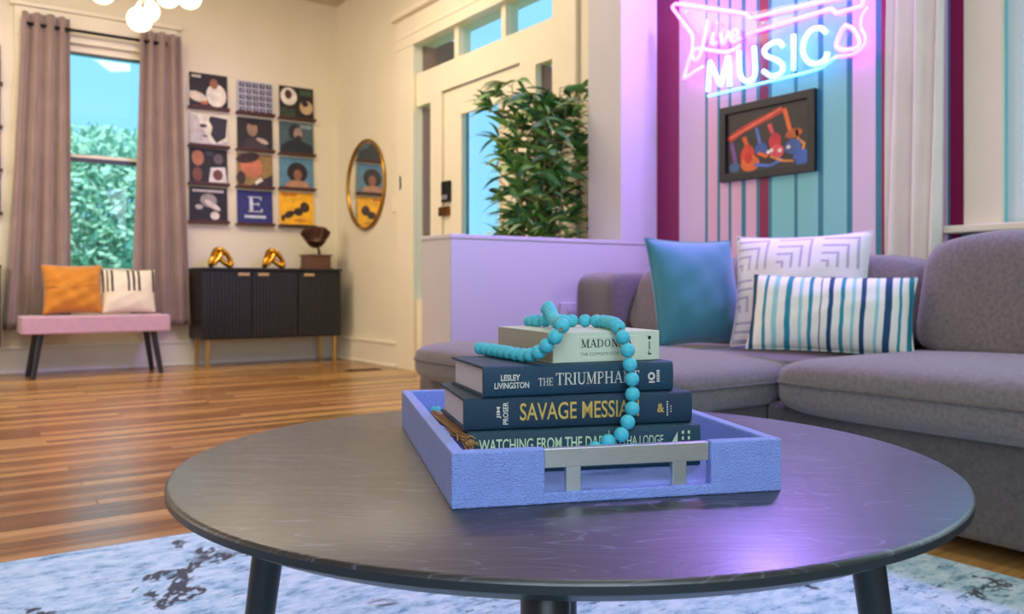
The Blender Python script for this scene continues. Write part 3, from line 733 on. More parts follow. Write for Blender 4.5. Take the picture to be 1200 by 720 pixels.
# ================================================================== CURTAINS
def curtain(name, label, top, bot, z0, z1, folds, amp, material, axis='y', base=0, seed=0, flare=None, group=None):
    """hanging sheet: top/bot = (a0,a1) along the wall; axis='y' hangs in front of the back wall, 'x' in front of the right wall"""
    t = thing(name, label, 'curtain', (0, 0, 0), group=group)
    rnd = random.Random(seed); ph = [rnd.uniform(-.5, .5) for _ in range(9)]
    def fn(u, v):
        a = top[0]+(top[1]-top[0])*u; b = bot[0]+(bot[1]-bot[0])*u
        k = v**1.3 if flare is None else v**flare
        p = a+(b-a)*k
        w = math.sin(2*PI*folds*u+ph[0]+.35*math.sin(5*v+ph[1])+.6*math.sin(2*PI*u+ph[2]))
        w = math.copysign(abs(w)**.8, w)
        dep = base-amp*(.75+.35*v)*w+.010*math.sin(9*u+4*v+ph[3])
        p += amp*.35*math.cos(2*PI*folds*u*2+ph[4])*(.3+.7*v)/max(folds, 1)
        z = z1+(z0-z1)*v
        return (p, dep, z) if axis == 'y' else (dep, p, z)
    mb = MB().grid(fn, 90, 40)
    o = obj('cloth', mb, material, t, smooth=True, recalc=False)
    md = o.modifiers.new('thick', 'SOLIDIFY'); md.thickness = .004
    return t
M_taupe = mat('taupe_velvet', rgb(150, 126, 116), .85, var=.10, vscale=6, bump=.2, bscale=200, sheen=.5)
M_ivory = mat('ivory_cotton', rgb(244, 236, 222), .85, var=.04, vscale=6, bump=.2, bscale=260, sheen=.2)
Yc = YB-.10; rz = onY(135, 43, Yc).z
cl = curtain('curtain', 'taupe curtain hanging left of the back window behind the mustard cushion', (onY(26, 200, Yc).x, onY(82, 200, Yc).x), (onY(3, 200, Yc).x, onY(83, 200, Yc).x), .335, rz+.085, 4, .038, M_taupe, 'y', Yc, 1)
cr_ = curtain('curtain', 'taupe curtain hanging right of the back window beside the records', (onY(164, 200, Yc).x, onY(212, 200, Yc).x), (onY(153, 200, Yc).x, onY(223, 200, Yc).x), .335, rz+.085, 4, .036, M_taupe, 'y', Yc, 2)
rod = thing('curtain_rod', 'black curtain rod above the back window', 'curtain rod', (0, Yc, rz))
ra, rb = onY(30, 43, Yc).x, onY(193, 43, Yc).x
mb = MB().tube([(ra, 0, 0), (rb, 0, 0)], .0125, 10); obj('pole', mb, M_blackmetal, rod, smooth=True)
for q in (ra, rb): mb = MB().ball((q, 0, 0), .021, 12, 8); obj('finial', mb, M_blackmetal, rod, smooth=True)
for q in (ra+.07, rb-.07): mb = MB().box(q-.012, q+.012, 0, .075, -.012, .012, bev=.003); obj('bracket', mb, M_blackmetal, rod)
Xc = XR-.10
rc = curtain('curtain', 'ivory curtain on the striped wall behind the sofa', (onX(1114, 100, Xc).y, onX(1048, 100, Xc).y), (onX(1099, 300, Xc).y, onX(1034, 300, Xc).y), .12, 2.75, 3, .034, M_ivory, 'x', Xc, 4, flare=.8)
rod2 = thing('curtain_rod', 'curtain rod above the side window holding the ivory curtain', 'curtain rod', (Xc, 0, 2.72))
mb = MB().tube([(0, W2y0-.3, 0), (0, onX(1040, 100, Xc).y+.05, 0)], .0125, 10); obj('pole', mb, M_blackmetal, rod2, smooth=True)
for q in (W2y0-.2, W2y1+.38): mb = MB().box(0, .10, q-.012, q+.012, -.012, .012, bev=.003); obj('bracket', mb, M_blackmetal, rod2)

# ================================================================== BENCH + CUSHIONS
def pillow_mesh(wd, ht, th, pinch=.06, n=30, seed=0, wr=.0):
    rnd = random.Random(seed); ph = [rnd.uniform(0, 6) for _ in range(6)]
    mb = MB()
    def surf(sgn):
        def fn(u, v):
            a = u*2-1; b = v*2-1
            ex = 1-pinch*(1-b*b)*0+0; 
            x = a*(wd/2)*(1-pinch*(1-abs(b)**2.2)*1.0); z = b*(ht/2)*(1-pinch*(1-abs(a)**2.2)*1.0)
            bulge = max(0, (1-abs(a)**2.6))*max(0, (1-abs(b)**2.6))
            y = sgn*th/2*bulge**.62
            y += sgn*wr*bulge**.5*(math.sin(9*a+5*b+ph[0])+math.sin(-6*a+11*b+ph[1])+.7*math.sin(15*a*b+ph[2]))
            return (x, y, z)
        return fn
    mb.grid(surf(1), n, n); mb.grid(surf(-1), n, n)
    bmesh.ops.remove_doubles(mb.bm, verts=mb.bm.verts[:], dist=.0006)
    return mb
Yb0 = 6.74
bx0 = onY(25, 380, Yb0).x; bx1 = onY(200, 380, Yb0).x
bz1 = onY(100, 370.5, Yb0).z; bz0 = onY(100, 391, Yb0).z
bench = thing('bench', 'pink upholstered bench with slanted black legs below the back window', 'bench', (bx0, Yb0, 0))
bw = bx1-bx0
mb = MB().box(0, bw, 0, .38, bz0, bz1, bev=.012, seg=3)
M_pink = mat('pink_velvet', rgb(196, 156, 172), .8, var=.06, vscale=20, bump=.2, bscale=300, sheen=.4)
obj('seat', mb, M_pink, bench)
for lx, dx in ((.12, -.05), (bw-.11, .05)):
    for ly, dy in ((.06, -.03), (.31, .03)):
        mb = MB().tube([(lx, ly, bz0), (lx+dx, ly+dy, 0)], [.024, .018], 12); autosmooth(obj('leg', mb, M_black, bench))
M_mustard = mat('mustard_velvet', rgb(206, 132, 22), .75, var=.12, vscale=14, bump=.3, bscale=160, sheen=.4)
t = thing('cushion', 'mustard yellow cushion on the pink bench', 'cushion', (onY(87, 345, Yb0+.2).x, Yb0+.215, bz1), (math.radians(-10), 0, math.radians(4)))
mb = pillow_mesh(.41, .37, .17, .07, 26, 2, .005)
for v in mb.bm.verts: v.co.z += .192
obj('cushion_cover', mb, M_mustard, t, smooth=True)
mb = MB().tube([(-.19, -.045, .215), (-.1, -.078, .197), (.02, -.084, .199), (.12, -.07, .217), (.185, -.035, .227)], .006, 6); obj('fold', mb, M_mustard, t, smooth=True)
def key_material():
    m = bpy.data.materials.new('cream_linen_black_stripes'); m.use_nodes = True; nt = m.node_tree; b = nt.nodes['Principled BSDF']; L = nt.links.new
    tc = nt.nodes.new('ShaderNodeTexCoord'); sp = nt.nodes.new('ShaderNodeSeparateXYZ'); L(tc.outputs['Object'], sp.inputs[0])
    mr = nt.nodes.new('ShaderNodeMapRange'); mr.inputs[1].default_value = -.2; mr.inputs[2].default_value = .2; L(sp.outputs[0], mr.inputs[0])
    cr = nt.nodes.new('ShaderNodeValToRGB'); cr.color_ramp.interpolation = 'CONSTANT'; e = cr.color_ramp.elements
    e[0].position = 0; e[0].color = (1, 1, 1, 1); first = True
    for p, q in ((.02, 0), (.07, 1), (.11, 0), (.14, 1), (.18, 0), (.22, 1), (.46, 0), (.50, 1), (.55, 0), (.59, 1), (.64, 0), (.68, 1), (.90, 0), (.94, 1)):
        if first: el = e[1]; el.position = p; first = False
        else: el = e.new(p)
        el.color = (q, q, q, 1)
    L(mr.outputs[0], cr.inputs[0])
    gt = nt.nodes.new('ShaderNodeMath'); gt.operation = 'LESS_THAN'; gt.inputs[1].default_value = .165; L(sp.outputs[2], gt.inputs[0])
    mx = nt.nodes.new('ShaderNodeMath'); mx.operation = 'MAXIMUM'; L(cr.outputs[0], mx.inputs[0]); L(gt.outputs[0], mx.inputs[1])
    mc = nt.nodes.new('ShaderNodeMixRGB'); L(mx.outputs[0], mc.inputs[0]); mc.inputs[1].default_value = rgb(34, 36, 36); mc.inputs[2].default_value = rgb(232, 222, 196)
    L(mc.outputs[0], b.inputs['Base Color']); b.inputs['Roughness'].default_value = .9
    return m
t = thing('cushion', 'cream cushion with black piano-key stripes on the pink bench', 'cushion', (onY(152, 345, Yb0+.2).x, Yb0+.205, bz1), (math.radians(-12), 0, math.radians(-3)))
mb = pillow_mesh(.38, .34, .15, .05, 26, 3, .003)
for v in mb.bm.verts: v.co.z += .176
obj('cushion_cover', mb, key_material(), t, smooth=True)

# ================================================================== SIDEBOARDS
def sideboard(label, x0, wd, cuts, handles):
    Y0 = YB-.03-.40; z0, z1 = .225, .80
    t = thing('sideboard', label, 'sideboard', (x0, Y0, 0), group='black sideboards along the back wall')
    mb = MB().box(0, wd, .022, .40, z0, z1-.02, bev=.003).box(-.004, wd+.004, -.004, .40, z1-.022, z1, bev=.004); obj('body', mb, M_black, t)
    ed = [0]+cuts+[wd]
    for i, (a, b) in enumerate(zip(ed, ed[1:])):
        mb = MB().box(a+.004, b-.004, .006, .024, z0+.006, z1-.03, bev=.002)
        n = max(3, int((b-a-.03)/.027))
        for k in range(n):      # vertical fluting
            xx = a+.014+(b-a-.028)*(k+.5)/n
            mb.box(xx-.010, xx+.010, .0, .008, z0+.012, z1-.036, bev=.003, seg=1)
        d = obj('door', mb, M_black, t)
        hx = handles[i]
        mb = MB().box(hx-.045, hx+.045, -.016, .002, z1-.066, z1-.042, bev=.004); obj('handle', mb, mat('pale_brass', rgb(206, 178, 130), .35, .6), d)
    for lx in (.05, wd-.05):
        for ly in (.035, .36):
            mb = MB().box(lx-.013, lx+.013, ly-.013, ly+.013, 0, z0, bev=.002); obj('leg', mb, M_leggold, t)
    return t, Y0, z1
Ys = YB-.43
sx0 = onY(237, 360, Ys).x; sx1 = onY(400, 360, Ys).x; sw = sx1-sx0
def sxx(px): return onY(px, 330, Ys).x-sx0
sb, SY, SZ = sideboard('black fluted sideboard with brass legs under the wall of records', sx0, sw, [sxx(296), sxx(350)], [sxx(285.5), sxx(308.5), sxx(362)])
lx1 = onY(1, 360, Ys).x
sb2, _, _ = sideboard('black sideboard at the left edge beside the bench', lx1-1.15, 1.15, [.39, .76], [.33, .44, .81])
# gold knots
def knot(label, px):
    x = onY(px, 310, SY+.17).x
    t = thing('knot_sculpture', label, 'sculpture', (x, SY+.17, SZ), (0, 0, .3), group='gold sculptures on the sideboard')
    def link(cx, tilt, yaw):
        pts = []
        for k in range(40):
            a = 2*PI*k/40; p = Vector((.082*math.cos(a), .012*math.sin(2*a), .031*math.sin(a)))
            p = Matrix.Rotation(tilt, 3, 'Y') @ p; p = Matrix.Rotation(yaw, 3, 'Z') @ p
            pts.append(p+Vector((cx, 0, 0)))
        zm = min(p.z for p in pts)
        return [p+Vector((0, 0, .021-zm)) for p in pts]
    for cx, tl, yw in ((-.036, -.85, .25), (.045, .85, -.3)):
        mb = MB().tube(link(cx, tl, yw), .021, 12, closed=True)
        obj('link', mb, mat('polished_gold', rgb(214, 156, 50), .16, 1.0, var=.1, vscale=20), t, smooth=True)
    return t
knot('gold knot sculpture at the left end of the sideboard', 257)
knot('gold knot sculpture in the middle of the sideboard', 319)
# gramophone ornament
gx = onY(370, 310, SY+.19).x
M_horn = mat('bronze_horn', rgb(92, 62, 44), .35, .6, var=.3, vscale=14)
gm = thing('gramophone_ornament', 'small gramophone with bronze horn and wooden box on the sideboard', 'gramophone', (gx, SY+.19, SZ), (0, 0, .1))
mb = MB().box(-.098, .098, -.09, .09, .012, .112, bev=.004).box(-.108, .108, -.1, .1, 0, .014, bev=.003).box(-.108, .108, -.1, .1, .110, .124, bev=.003)
obj('box', mb, mat('walnut_box', rgb(104, 66, 50), .45, var=.2, vscale=10, stretch=(2, 2, 14)), gm)
mb = MB().tube([(.035, 0, .124), (.03, 0, .17), (.01, 0, .20), (.006, 0, .205)], [.012, .010, .012, .016], 10); obj('arm', mb, M_horn, gm, smooth=True)
mb = MB()
ax = Vector((-.28, -.5, .8)).normalized(); e1 = ax.orthogonal().normalized(); e2 = ax.cross(e1); o0 = Vector((.0, .0, .200))
def hornf(u, v):
    a = 2*PI*u; r = .02+.098*v**.42; lobe = 1+.08*v*abs(math.sin(4*a))
    l = .15*v-.02*v**4
    return o0+ax*l+(e1*math.cos(a)+e2*math.sin(a))*r*lobe
mb.grid(hornf, 48, 10, wrap=True)
h = obj('horn', mb, M_horn, gm, smooth=True); md = h.modifiers.new('thick', 'SOLIDIFY'); md.thickness = .004

# ================================================================== RECORDS ON LEDGES
M_ledge = mat('dark_walnut_ledge', rgb(72, 34, 22), .5, var=.15, vscale=8, stretch=(1, 8, 8))
def ell(cx, cy, rx, ry, n=18, rot=0):
    out = []
    for k in range(n):
        a = 2*PI*k/n; x = rx*math.cos(a); y = ry*math.sin(a)
        out.append((cx+x*math.cos(rot)-y*math.sin(rot), cy+x*math.sin(rot)+y*math.cos(rot)))
    return out
def rect(a, b, c, d): return [(a, b), (c, b), (c, d), (a, d)]
BK = (24, 22, 24); SK = (178, 116, 84); WH = (230, 222, 208); DK = (48, 38, 38); GY = (120, 116, 120)
COVERS = {
 'w1': (BK, [(ell(.7, .38, .27, .34), WH), (ell(.2, .30, .26, .14, rot=-.3), (222, 210, 190)), (ell(.64, .72, .11, .15), (150, 96, 70)), (ell(.38, .14, .1, .05), (190, 110, 60)), (rect(.06, .86, .3, .93), (200, 190, 180))]),
 'grid': ((176, 176, 196), [(rect(.06+.19*i, .04+.195*j, .20+.19*i, .17+.195*j), (42, 40, 62)) for i in range(5) for j in range(5)]+[(ell(.13+.19*i, .105+.195*j, .03, .035, 8), (190, 186, 200)) for i in range(5) for j in range(5)]),
 'w3': ((30, 26, 26), [(ell(.27, .68, .24, .28), WH), (ell(.26, .74, .1, .15), (70, 44, 40)), (ell(.78, .38, .2, .22), (196, 166, 126)), (ell(.74, .5, .1, .1), (40, 30, 30)), (rect(.05, .05, .45, .3), (46, 66, 46)), (rect(.6, .75, .95, .92), (60, 84, 60))]),
 'face': (WH, [([(.0, 0), (1, 0), (1, .2), (.6, .05), (.45, .3), (.2, .9), (0, 1)], (196, 188, 190)), ([(.55, .95), (1, .9), (.95, .3), (.7, .1), (.55, .35), (.6, .6), (.5, .8)], (40, 38, 50)), (ell(.36, .62, .1, .06), (60, 56, 66)), (ell(.4, .3, .09, .03), (110, 90, 96))]),
 'dark': ((34, 30, 32), [(ell(.42, .66, .15, .24), (150, 120, 100)), ([(.1, .0), (.9, 0), (.75, .35), (.5, .42), (.25, .35)], (58, 50, 52)), (ell(.7, .3, .18, .07, rot=-.4), (200, 176, 160)), (ell(.45, .88, .2, .1), (20, 18, 20))]),
 'teal': ((66, 92, 98), [([(0, 0), (1, 0), (.95, .3), (.6, .45), (.25, .4), (.05, .25)], (26, 36, 44)), (ell(.46, .68, .2, .26), (38, 40, 46)), (ell(.54, .64, .13, .2), (150, 130, 120)), (ell(.55, .5, .1, .09), (40, 36, 38)), (rect(.6, .82, .95, .95), (130, 150, 150))]),
 'four': (BK, [(ell(.22, .72, .16, .22), (170, 110, 80)), (ell(.76, .72, .12, .15), (96, 84, 90)), (ell(.2, .26, .13, .2), (120, 70, 56)), ([(.5, .05), (.98, .05), (.94, .5), (.55, .46)], (220, 214, 216)), (ell(.74, .26, .13, .16), (110, 66, 60)), (rect(.42, .8, .62, .93), (60, 54, 60))]),
 'portrait': ((146, 118, 66), [(ell(.4, .62, .3, .36, rot=.4), (196, 118, 84)), (ell(.3, .86, .34, .15, rot=.25), (58, 34, 28)), ([(.3, 0), (1, 0), (1, .4), (.6, .18)], (44, 40, 50)), (ell(.1, .25, .13, .2), (60, 44, 40)), ([(.5, .06), (.72, .2), (.64, .3), (.5, .16)], WH)]),
 'halo': ((86, 134, 160), [(ell(.52, .52, .3, .33), (34, 26, 28)), (ell(.53, .44, .12, .18), (150, 96, 74)), ([(.12, 0), (.9, 0), (.82, .2), (.62, .27), (.42, .27), (.22, .2)], (178, 130, 100))]),
 'bw': (BK, [(ell(.5, .62, .22, .2, rot=-.3), (150, 140, 138)), (ell(.6, .48, .25, .08, rot=-.6), (206, 198, 194)), (ell(.25, .42, .1, .07), (190, 182, 180)), (ell(.66, .18, .12, .12, rot=.5), (216, 206, 200)), (rect(.08, .86, .9, .93), (200, 192, 190))]),
 'blue': ((36, 44, 112), [(rect(.2, .18, .8, .26), (200, 206, 226))]),
 'sun': ((246, 182, 24), [(ell(.28, .33, .16, .1, rot=.5), (52, 36, 20)), (ell(.55, .42, .14, .12), (46, 32, 20)), (ell(.74, .56, .14, .16), (58, 38, 18)), (ell(.1, .22, .06, .1), (70, 46, 20)), (ell(.6, .16, .22, .05), (206, 132, 20)), (rect(.06, .88, .5, .95), (220, 120, 40))]),
}
def record(label, key, x, z, wd, ht):
    t = thing('record_sleeve', label, 'record', (x, YB-.028, z), (math.radians(-4), 0, 0), group='record sleeves on wall ledges')
    base, shapes = COVERS[key]
    mb = MB().box(0, wd, 0, .005, 0, ht); obj('sleeve', mb, flat(*base), t)
    cols = []; mb = MB(); k = 0
    for pts, col in shapes:
        if col not in cols: cols.append(col)
        k += 1
        mb.poly([(p[0]*wd, -.0004-.00025*k, p[1]*ht) for p in pts], cols.index(col))
    obj('cover_print', mb, [flat(*q) for q in cols], t, recalc=False)
    if key == 'blue': lettering('cover_letter', 'E', wd*.3, ht*.36, wd*.4, ht*.46, t, flat(214, 220, 236), y=-.0012, serif=True)
    return t
def ledge(label, x, z, wd):
    t = thing('picture_ledge', label, 'shelf', (x, YB, z), group='record ledges on the back wall')
    mb = MB().box(-.012, wd+.012, -.055, 0, -.014, 0, bev=.002); obj('board', mb, M_ledge, t)
    mb = MB().box(-.012, wd+.012, -.06, -.05, -.014, .010, bev=.002); obj('front_lip', mb, M_ledge, t)
    return t
Yr = YB-.03
RW = 0.305
cols_px = [(222.5, 267), (278.5, 320), (328, 368)]
# top and ledge rows (pixel y at the column's left edge / right edge)
col_rows = [[(83, 124, 'w1', 'record with a white suited shape on black, top left of the wall'), (131, 169, 'face', 'pale record with half a dark face, left column second row'), (172, 214, 'four', 'black record with four small portraits, left column third row'), (218, 259, 'bw', 'black and white record at the bottom of the left column')],
            [(93, 131, 'grid', 'record with a purple grid pattern at the top of the middle column'), (136, 174, 'dark', 'dark record with a shadowed figure, middle column second row'), (178, 218, 'portrait', 'tan record with a tilted portrait, middle column third row'), (222, 262, 'blue', 'navy blue record with a large letter E at the bottom')],
            [(99, 137, 'w3', 'dark record with two pale figures at the top right'), (141, 179, 'teal', 'grey green record with a bearded profile, right column second row'), (183, 220, 'halo', 'blue record with a round haired figure, right column third row'), (224, 264, 'sun', 'yellow record with dark figures at the bottom right')]]
for ci, (p0, p1) in enumerate(cols_px):
    for ri, (yt, yb2, key, lab) in enumerate(col_rows[ci]):
        q = onY(p0, yb2, Yr); qt = onY(p0, yt, Yr); q1 = onY(p1, yb2, Yr)
        wd = q1.x-q.x
        ledge('walnut ledge under the '+lab.split(',')[0].split(' at the')[0], q.x, q.z, wd)
        record(lab, key, q.x, q.z+.0005, wd, min(qt.z-q.z, .325))
# the right-hand column of the matching group left of the window, at the frame edge
xe = onY(3, 150, Yr).x
for py, key, lab in ((124, 'dark', 'dark record on the ledge at the left edge, topmost'), (169, 'teal', 'record on the ledge at the left edge, second row'), (214, 'portrait', 'record on the ledge at the left edge, third row'), (259, 'bw', 'record on the lowest ledge at the left edge')):
    z = onY(222.5, py, Yr).z
    ledge('walnut ledge at the left edge under the '+{'dark': 'topmost', 'teal': 'second', 'portrait': 'third', 'bw': 'lowest'}[key]+' record', xe-.012-.305, z, .305)
    record(lab, key, xe-.012-.305, z+.0005, .305, .29)

# ================================================================== WALL THINGS NEAR THE DOOR
mc = onX(431, 216.5, XR); m_l = onX(409.5, 216, XR).y; m_r = onX(452.5, 216, XR).y
ry = (m_l-m_r)/2; my = (m_l+m_r)/2; rz_ = (onX(431, 165, XR).z-onX(431, 268, XR).z)/2
mir = thing('oval_mirror', 'oval mirror in a thin gold frame near the corner', 'mirror', (XR-.001, my, mc.z))
mb = MB().tube([(-.016, ry*math.cos(2*PI*k/64), rz_*math.sin(2*PI*k/64)) for k in range(64)], .0135, 10, closed=True); obj('frame', mb, mat('antique_gold', rgb(176, 132, 50), .3, .9, var=.1, vscale=12), mir, smooth=True)
mb = MB(); mb.bm.faces.new([mb.bm.verts.new((-.012, ry*.99*math.cos(2*PI*k/64), rz_*.99*math.sin(2*PI*k/64))) for k in range(64)][::-1])
r_ = bmesh.ops.extrude_face_region(mb.bm, geom=mb.bm.faces[:])
for v in r_['geom']:
    if isinstance(v, bmesh.types.BMVert): v.co.x += .011
obj('glass', mb, mat('mirror_silver', (.9, .9, .88, 1), .02, 1.0), mir)
hk = onX(470, 205, XR); hk2 = onX(474, 222, XR)
t = thing('wall_hook', 'black metal hook on the wall left of the door casing', 'hook', (XR, hk.y, hk2.z))
dz = hk.z-hk2.z
mb = MB().box(-.02, 0, -.025, .03, dz-.045, dz, bev=.006); obj('plate', mb, M_blackmetal, t)
mb = MB().tube([(-.02, -.025, dz-.01), (-.035, -.05, dz-.03), (-.035, -.055, .03), (-.03, -.04, .0), (-.015, -.01, .0)], .006, 8); obj('hook_bar', mb, M_blackmetal, t, smooth=True)
sp_ = onX(464, 240, XR)
t = thing('light_switch', 'cream light switch plate below the black hook', 'switch', (XR, sp_.y, sp_.z))
mb = MB().box(-.008, 0, -.06, .06, -.06, .06, bev=.003); obj('plate', mb, M_trim, t)
for q in (-.025, .025): mb = MB().box(-.014, -.007, q-.008, q+.008, -.02, .02, bev=.002); obj('rocker', mb, M_trim, t)
q0 = onY(655, 355, YK); q1 = onY(690, 372, YK)
t = thing('outlet_plate', 'white outlet plate on the divider wall beside the sofa arm', 'outlet', (q0.x, YK, q1.z))
wq, hq = q1.x-q0.x, q0.z-q1.z
mb = MB().box(0, wq, -.012, 0, 0, hq, bev=.003); obj('plate', mb, M_white, t)
for k in (.3, .7): mb = MB().box(wq*k-.014, wq*k+.014, -.015, -.01, hq*.3, hq*.7, bev=.003); obj('socket', mb, M_white, t)
fv = onZ(426, 434, 0)
t = thing('floor_vent', 'small dark vent set in the floor before the corner wall', 'vent', (fv.x, fv.y, 0.0005))
mb = MB().box(-.14, .14, -.05, .05, 0, .004, bev=.001); obj('vent_frame', mb, mat('bronze_vent', rgb(58, 40, 26), .45, .5), t)
for k in range(9): mb = MB().box(-.12+k*.028, -.107+k*.028, -.036, .036, .004, .006); obj('slat', mb, M_blackmetal, t)

# ================================================================== CHANDELIER
chx, chy = onY(178, 20, 4.55).x, 4.55
ch = thing('globe_chandelier', 'brass chandelier of glowing white globes hanging near the back window', 'chandelier', (chx, chy, ZC))
dch = Vector((chx*s_+chy*c_,)).x if False else chx*s_+chy*c_
M_globe = mat('lit_opal_globe', rgb(255, 250, 235), .4, emit=(1, .86, .62, 1), estr=1.4)
def lp(px, py, dd): return Pd(px, py, dd)-Vector((chx, chy, ZC))
hub = lp(172, -14, dch)
mb = MB().lathe([(0, 0), (.065, 0), (.065, -.018), (.02, -.03), (0, -.03)], 24); obj('canopy', mb, M_gold, ch, smooth=True)
mb = MB().tube([(hub.x, hub.y, -.02), hub], .008, 10); obj('stem', mb, M_gold, ch, smooth=True)
mb = MB().ball(hub, .035, 16, 10); obj('hub', mb, M_gold, ch, smooth=True)
for px, py, dd in ((163.5, 23, -.16), (173, 13, .06), (120, -9, -.05), (197, -4, .12), (222, -3, -.02), (176, -22, .2), (140, -38, .1), (205, -40, -.1), (168, -55, 0)):
    p = lp(px, py, dch+dd); v = (p-hub); R_ = .059
    mb = MB().tube([hub, hub+v*(1-(R_-.004)/v.length)], .006, 8); a = obj('arm', mb, M_gold, ch, smooth=True)
    mb = MB().ball(p, R_, 24, 14); obj('globe', mb, M_globe, ch, smooth=True)
light('globe_chandelier_light', 'POINT', (chx, chy-.25, ZC+hub.z-.32), 1.5, (1, .84, .62), .03)

# ================================================================== BAMBOO PLANT
pX, pY = onY(636, 200, 3.72).x, 3.72
pl = thing('bamboo_plant', 'tall leafy bamboo plant standing behind the divider wall', 'plant', (pX, pY, 0))
mb = MB().lathe([(0, 0), (.11, 0), (.145, .27), (.152, .27), (.152, .30), (.138, .30), (.13, .25), (0, .25)], 28); obj('pot', mb, mat('dark_pot', rgb(50, 48, 46), .6, var=.1), pl, smooth=True)
mb = MB().lathe([(0, .262), (.132, .255)], 24); obj('soil', mb, mat('soil', rgb(60, 46, 34), .95, var=.3, vscale=60), pl)
M_cane = mat('bamboo_cane', rgb(150, 140, 78), .6, var=.2, vscale=12)
leaf_cols = [rgb(74, 130, 58), rgb(112, 164, 70), rgb(166, 196, 98), rgb(46, 92, 48)]
leaf_me = []
for ci, colr in enumerate(leaf_cols):
    mlf = mat('bamboo_leaf_%d' % ci, colr, .45, var=.2, vscale=20)
    for shape in range(2):
        me = bpy.data.meshes.new('leaf'); mb = MB(); Ls = [.115, .15][shape]; wd = [.0125, .015][shape]
        pts = [(0, 0, 0)]; up = []; dn = []
        for k in range(1, 6):
            t = k/6; ww = wd*math.sin(PI*t**.75)**.9; zz = .018*math.sin(PI*t*.6)-.05*t*t*(.6+.5*shape)
            up.append((Ls*t, ww, zz+.25*ww)); dn.append((Ls*t, -ww, zz+.25*ww)); pts.append((Ls*t, 0, zz))
        tip = (Ls, 0, -.05*(.6+.5*shape)+.018*math.sin(PI*.6))
        bm = mb.bm; vm = [bm.verts.new(p) for p in pts]+[bm.verts.new(tip)]; vu = [bm.verts.new(p) for p in up]; vd = [bm.verts.new(p) for p in dn]
        bm.faces.new((vm[0], vm[1], vu[0])); bm.faces.new((vm[0], vd[0], vm[1]))
        for k in range(4):
            bm.faces.new((vm[k+1], vm[k+2], vu[k+1], vu[k])); bm.faces.new((vm[k+1], vd[k], vd[k+1], vm[k+2]))
        bm.faces.new((vm[5], vm[6], vu[4])); bm.faces.new((vm[5], vd[4], vm[6]))
        bm.to_mesh(me); bm.free(); me.materials.append(mlf)
        for p in me.polygons: p.use_smooth = True
        leaf_me.append(me)
rp = random.Random(11)
canes = []
for k in range(7):
    a = 2*PI*k/7+rp.uniform(-.3, .3); r0 = .05; r1 = rp.uniform(.05, .17); ht = rp.uniform(1.52, 1.76)
    base = Vector((r0*math.cos(a), r0*math.sin(a), .25)); topp = Vector((r1*math.cos(a), r1*math.sin(a), ht))
    mid = base.lerp(topp, .5)+Vector((rp.uniform(-.02, .02), rp.uniform(-.02, .02), 0))
    canes.append((base, mid, topp)); mb = MB().tube([base, mid, topp], [.0085, .007, .003], 7); obj('cane', mb, M_cane, pl, smooth=True)
placed = 0; rest = []
cand = []
for base, mid, topp in canes:
    for j in range(54):
        t = .25+.75*(j/53)
        p = base.lerp(mid, t*2) if t < .5 else mid.lerp(topp, t*2-1)
        if p.z < .66: continue
        nl = rp.choice((4, 5, 5, 6)); a0 = rp.uniform(0, 2*PI); st = rp.uniform(.01, .20)*(1.05-.45*max(0, (p.z-1.35)/.4))
        q = p+Vector((math.cos(a0)*st, math.sin(a0)*st, st*rp.uniform(.1, .6)))
        rest.append(('twig', p, q))
        for l in range(nl):
            yaw = a0+rp.gauss(0, .75); pitch = rp.uniform(-.75, .45); roll = rp.gauss(0, .6); sc = rp.uniform(.75, 1.25)
            mi = rp.choice((0, 0, 1, 1, 2, 2, 3, 4, 5, 6, 7)) 
            cand.append((q, yaw, pitch, roll, sc, mi))
vis = [c for c in cand if c[0].z+pl.location.z > .80]
# keep crown inside the wall
def ok(c):
    X = pX+c[0].x+.13*c[4]*math.cos(c[1]); Y = pY+c[0].y+.13*c[4]*math.sin(c[1])
    return X < XR-.05 and pX+c[0].x < XR-.10 and Y > YK+kt+.02 and not (X > xp-.02 and Y < YK+kt+.04)
cand = [c for c in cand if ok(c)]
cand.sort(key=lambda c: c[0].x*s_+c[0].y*c_+(10 if c[0].z < .82 else 0))
mbs = MB()
for i, (q, yaw, pitch, roll, sc, mi) in enumerate(cand):
    R3 = Matrix.Rotation(yaw, 4, 'Z') @ Matrix.Rotation(pitch, 4, 'Y') @ Matrix.Rotation(roll, 4, 'X')
    if i < 290:
        o = bpy.data.objects.new('leaf', leaf_me[mi]); COL.objects.link(o); o.parent = pl
        o.location = q; o.rotation_euler = R3.to_euler(); o.scale = (sc, sc, sc)
    else:
        me = leaf_me[mi]; M4 = Matrix.Translation(q) @ R3 @ Matrix.Scale(sc, 4)
        vv = [mbs.bm.verts.new(M4 @ v.co) for v in me.vertices]
        for p in me.polygons:
            f = mbs.bm.faces.new([vv[k] for k in p.vertices]); f.material_index = mi//2; f.smooth = True
fo = obj('foliage', mbs, [MATS['bamboo_leaf_%d' % k] for k in range(4)], pl, recalc=False); fo['kind'] = 'stuff'
mb = MB()
for _, p, q in rest: mb.tube([p, q], [.0025, .0015], 4, cap=False)
tw = obj('twigs', mb, M_cane, pl); tw['kind'] = 'stuff'

